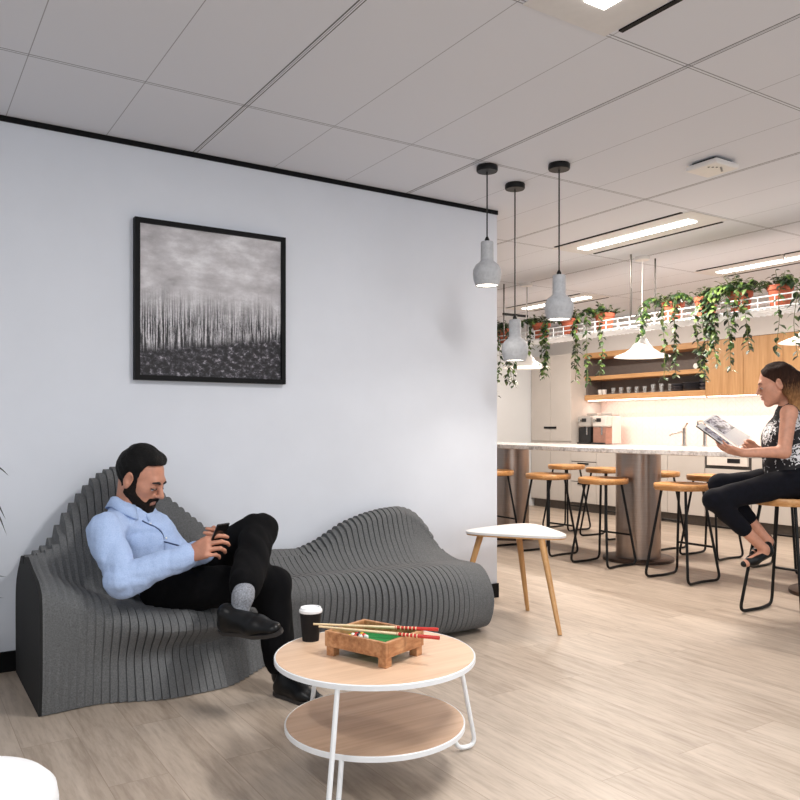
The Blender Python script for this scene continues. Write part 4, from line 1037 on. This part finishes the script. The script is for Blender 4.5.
# phone
pc = P(217.5, 539, 3.42); pn = HC_-pc; pn /= np.linalg.norm(pn); pl = UP-pn*(UP @ pn); pl /= np.linalg.norm(pl); pw = np.cross(pl, pn)
q = thing('smartphone', tuple(pc), "black smartphone held in the seated man's hands", 'phone')
MB().obox(pc, pl*.078, pw*.038, pn*.0045).build('phone_case', 'phone_black', q, bevel=.004)
MB().obox(pc+pn*.0048, pl*.072, pw*.034, pn*.0005).build('screen', 'bottle_glass', q)

# --- the woman on the bar stool
Q = 1.06
wom = thing('person', (4.75, 2.85, .745), 'woman in sleeveless floral top and dark jeans on a stool, reading a magazine', 'person')
hN, hF = P(798, 481, 4.88), P(799, 479, 5.06); kN, kF = P(714, 500, 4.80), P(720, 485, 5.03); aN, aF = P(764, 549, 4.87), P(768, 541, 5.00)
wp = (hN+hF)/2; wb = P(797, 455, 4.97); wc = P(790, 432, 4.97); wn = P(789, 409, 4.97)
sN, sF = P(789, 413, 4.82), P(788, 412, 5.11); eN, eF = P(784, 452, 4.77), P(783, 448, 5.14); rN, rF = P(743, 453, 4.83), P(757, 450, 5.02)
WC = P(776.5, 384, 4.97); WA = hframe(-.94*RT+.33*FW, R(14))
F = Sdf(*bnd(.12, P(700, 565, 4.85), P(700, 480, 5.1), P(830, 480, 4.8), P(830, 360, 5.15), wp, sN, sF, eF, eN), .0050)
g = head(F, WC, WA, Q, True)
F.cap(wn-.02*UP, g(-.025, 0, -.05), .043, .042, .03)
F.cap(wp, wb, .115, .085, .05); F.cap(wb, wc, .085, .09, .05); F.cap(wc, wn-.05*UP, .09, .05, .05); F.cap(sN, sF, .042, .042, .04)
for sh, el, wr in ((sN, eN, rN), (sF, eF, rF)): F.cap(sh, el, .047, .038, .03); F.cap(el, wr, .038, .025, .02)
for hp, kn, an in ((hN, kN, aN), (hF, kF, aF)):
    F.cap(hp, kn, .08, .055, .03); F.cap(kn, kn+(an-kn)*.4, .046, .042, .03); F.cap(kn+(an-kn)*.4, an, .042, .029, .02)
tN, tF = P(742, 567, 4.83), P(752, 556, 4.97); qN, qF = P(772, 553, 4.90), P(772, 545, 5.02)
for an, to, he in ((aN, tN, qN), (aF, tF, qF)): F.cap(an, he+(to-he)*.3+.02*UP, .029, .026, .02); F.cap(he+(to-he)*.2+.015*UP, to+(he-to)*.12+.012*UP, .03, .024, .02)
hand(F, rN, P(727, 449, 4.86)-rN, .75*UP+.5*FW, FW-.2*UP, [(.25, .35, .2)]*4, [(.7, .5, .5), (.8, .3, .6), (1, .0, .4)], .9)
hand(F, rF, P(741, 445, 5.0)-rF, -.3*UP-.9*FW, UP, [(.5, .8, .5), (.55, .8, .5), (.6, .8, .5), (.6, .8, .5)], [(.8, .5, .1), (1, .2, .1), (1, .0, .2)], .9)
F.build('body', 'skin_woman', wom)
eyes(wom, g, WA, Q, -.004); brows(wom, g, Q, 'brow', .0032)
MB().ball(g(.0948, 0, -.0595), .0066*Q, 10, (.9, 1.7, .75)).ball(g(.0935, 0, -.0710), .0072*Q, 10, (.9, 1.6, .8)).build('lips', 'lip', wom, smooth=180)
for sy in (-1, 1): MB().tube(smooth_path([g(.0945, sy*.017, -.003), g(.0965, sy*.031, -.004), g(.085, sy*.047, -.003)], 5), .0022*Q, 6).build('eyelashes', 'brow', wom, smooth=180)
H = Sdf(WC-np.array((.3, .3, .40)), WC+.22, .0055); head(H, WC, WA, Q, True, False); H.D -= .008*Q; KQ, K = K, Q
pm = [((.055, 0, .145), (-.06, 0, .11), .052, .085)]
for sy in (-1, 1): pm += [((.062, sy*.052, .105), (.015, sy*.066, .075), .034, .046), ((.018, sy*.080, .055), (-.02, sy*.08, .02), .030, .034), ((-.03, sy*.075, .02), (-.06, sy*.06, -.06), .036, .04), ((-.07, sy*.03, .06), (-.09, sy*.03, -.06), .06, .04)]
H.isect(region(H, pm), .006); K = KQ
back = -WA[:, 0]
for sy in (-.9, -.45, 0, .45, .9):
    pts = [g(-.05, sy*.07, .07), g(-.095, sy*.068, .0), g(-.10, sy*.075, -.08)]; p3 = WC-RT*(-1)*.115*Q+FW*sy*.085-UP*.26; p4 = WC+RT*.16+FW*sy*.09-UP*.34
    for a, b_, ra, rb in zip(pts+[p3], pts[1:]+[p3, p4], (.034, .04, .04, .036), (.04, .04, .036, .016)): H.cap(a, b_, ra*Q, rb*Q, .03)
for sy in (-1, 1):
    H.cap(g(-.035, sy*.078, .01), g(-.055, sy*.078, -.07), .024*Q, .028*Q, .03); H.cap(g(-.055, sy*.078, -.07), WC+RT*.10+FW*sy*-.09-UP*.24, .028*Q, .02, .03)
    H.ell(g(-.004, sy*.088, -.004), np.array((.019, .02, .032))*Q, WA, .01, 'sub')
H.warp(.0016, 120, 9); H.build('hair', 'hair_ombre', wom, relax=1)
T = Sdf(*bnd(.1, P(755, 490, 4.85), P(755, 480, 5.1), P(825, 490, 4.8), P(830, 400, 5.15)), .006)
b0, b1 = P(790, 480, 4.97), P(789, 452, 4.97)
T.cap(b0, b1, .160, .140, .06, flat=FW, fs=1.0); T.cap(b1, wc, .140, .118, .06); T.cap(wc, wn-.045*UP, .118, .066, .06); T.cap(sN*.78+sF*.22-.01*UP, sF*.78+sN*.22-.01*UP, .056, .056, .05)
for sg in (-1, 1): T.ell(wc-RT*.055+FW*sg*.06-UP*.045, (.078, .075, .08), None, .06)
T.cap(wn-.03*UP, wn+.012*UP, .060, .054, .02)
T.warp(.0026, 24, 12, True); T.cut(P(780, 487.5, 4.97), UP, .006)
for sh, sg in ((sN, -1), (sF, 1)): T.cap(sh+FW*sg*.05, sh+FW*sg*.05-UP*.05, .052, .050, .01, 'sub')
T.build('blouse', 'blouse_floral', wom)
T = Sdf(*bnd(.13, P(705, 540, 4.8), P(705, 490, 5.08), P(825, 490, 4.8), P(825, 470, 5.15)), .0065)
T.cap(hN, hF, .102, .102, .05); T.cap(wp, wp+.05*UP, .12, .118, .05)
for hp, kn, an in ((hN, kN, aN), (hF, kF, aF)): T.cap(hp, kn, .096, .066, .05); T.cap(kn, kn+(an-kn)*.58, .064, .050, .03)
T.warp(.0016, 40, 3); T.build('jeans', 'jean_navy', wom)
for he, to in ((qN, tN), (qF, tF)):
    z = Sdf(np.minimum(he, to)-.15, np.maximum(he, to)+.15, .0055); d = to-he; up = UP-.1*RT; up = up-d*(up @ d)/(d @ d); up /= np.linalg.norm(up)
    z.cap(he+d*.12+up*.018, he+d*.62+up*.012, .034, .036, .02); z.cap(he+d*.6+up*.012, he+d*.92+up*.012, .036, .02, .02); z.cap(he+d*.1+up*.03, he+d*.06+up*.055, .031, .026, .02)
    z.cap(he+d*.30+up*.058, he+d*.66+up*.052, .030, .026, .01, 'sub'); z.build('shoe', 'shoe_black', wom)
# magazine
a, b_, c2, d2 = P(699, 424, 4.86), P(735, 450, 4.86), P(751, 437.5, 5.06), P(715, 414, 5.06)
q = thing('magazine', tuple((a+b_+c2+d2)/4), "open magazine with a dark photo spread in the woman's hands", 'magazine')
nrm = np.cross(b_-a, d2-a); nrm /= np.linalg.norm(nrm); nrm *= 1 if nrm[2] > 0 else -1
def sheet(u0, u1, v0, v1, off, th, name, m, par, bow=.0):
    mb = MB(); k = 8; vs = []
    for i in range(k+1):
        for j in range(k+1):
            u = u0+(u1-u0)*i/k; v = v0+(v1-v0)*j/k; vs.append((a*(1-u)+b_*u)*(1-v)+(d2*(1-u)+c2*u)*v+nrm*(off+bow*math.sin(math.pi*v)))
    n_ = len(vs); lo = [p-nrm*th for p in vs]; w_ = k+1
    fs = [(i*w_+j, (i+1)*w_+j, (i+1)*w_+j+1, i*w_+j+1) for i in range(k) for j in range(k)]; fs += [tuple(n_+x for x in f[::-1]) for f in fs]
    ed = [i*w_ for i in range(k+1)]+[k*w_+j for j in range(1, k+1)]+[i*w_+k for i in range(k-1, -1, -1)]+[j for j in range(k-1, 0, -1)]
    fs += [(ed[i], ed[(i+1) % len(ed)], n_+ed[(i+1) % len(ed)], n_+ed[i]) for i in range(len(ed))]
    return mb.add(vs+lo, fs).build(name, m, par, smooth=40)
pg = sheet(0, 1, .22, 1, .0, .004, 'page', 'paper', q, .006)
sheet(.04, .56, .30, .97, .0012, .0008, 'photograph', 'mag_photo', pg, .0062)
pg = sheet(0, 1, -.03, .22, -.012, .003, 'page', 'paper', q, .004); sheet(.15, .8, .0, .18, -.0105, .0008, 'photograph', 'mag_photo', pg, .0042)
sheet(-.01, 1.01, -.05, .25, -.018, .002, 'cover', 'phone_black', q, .003)
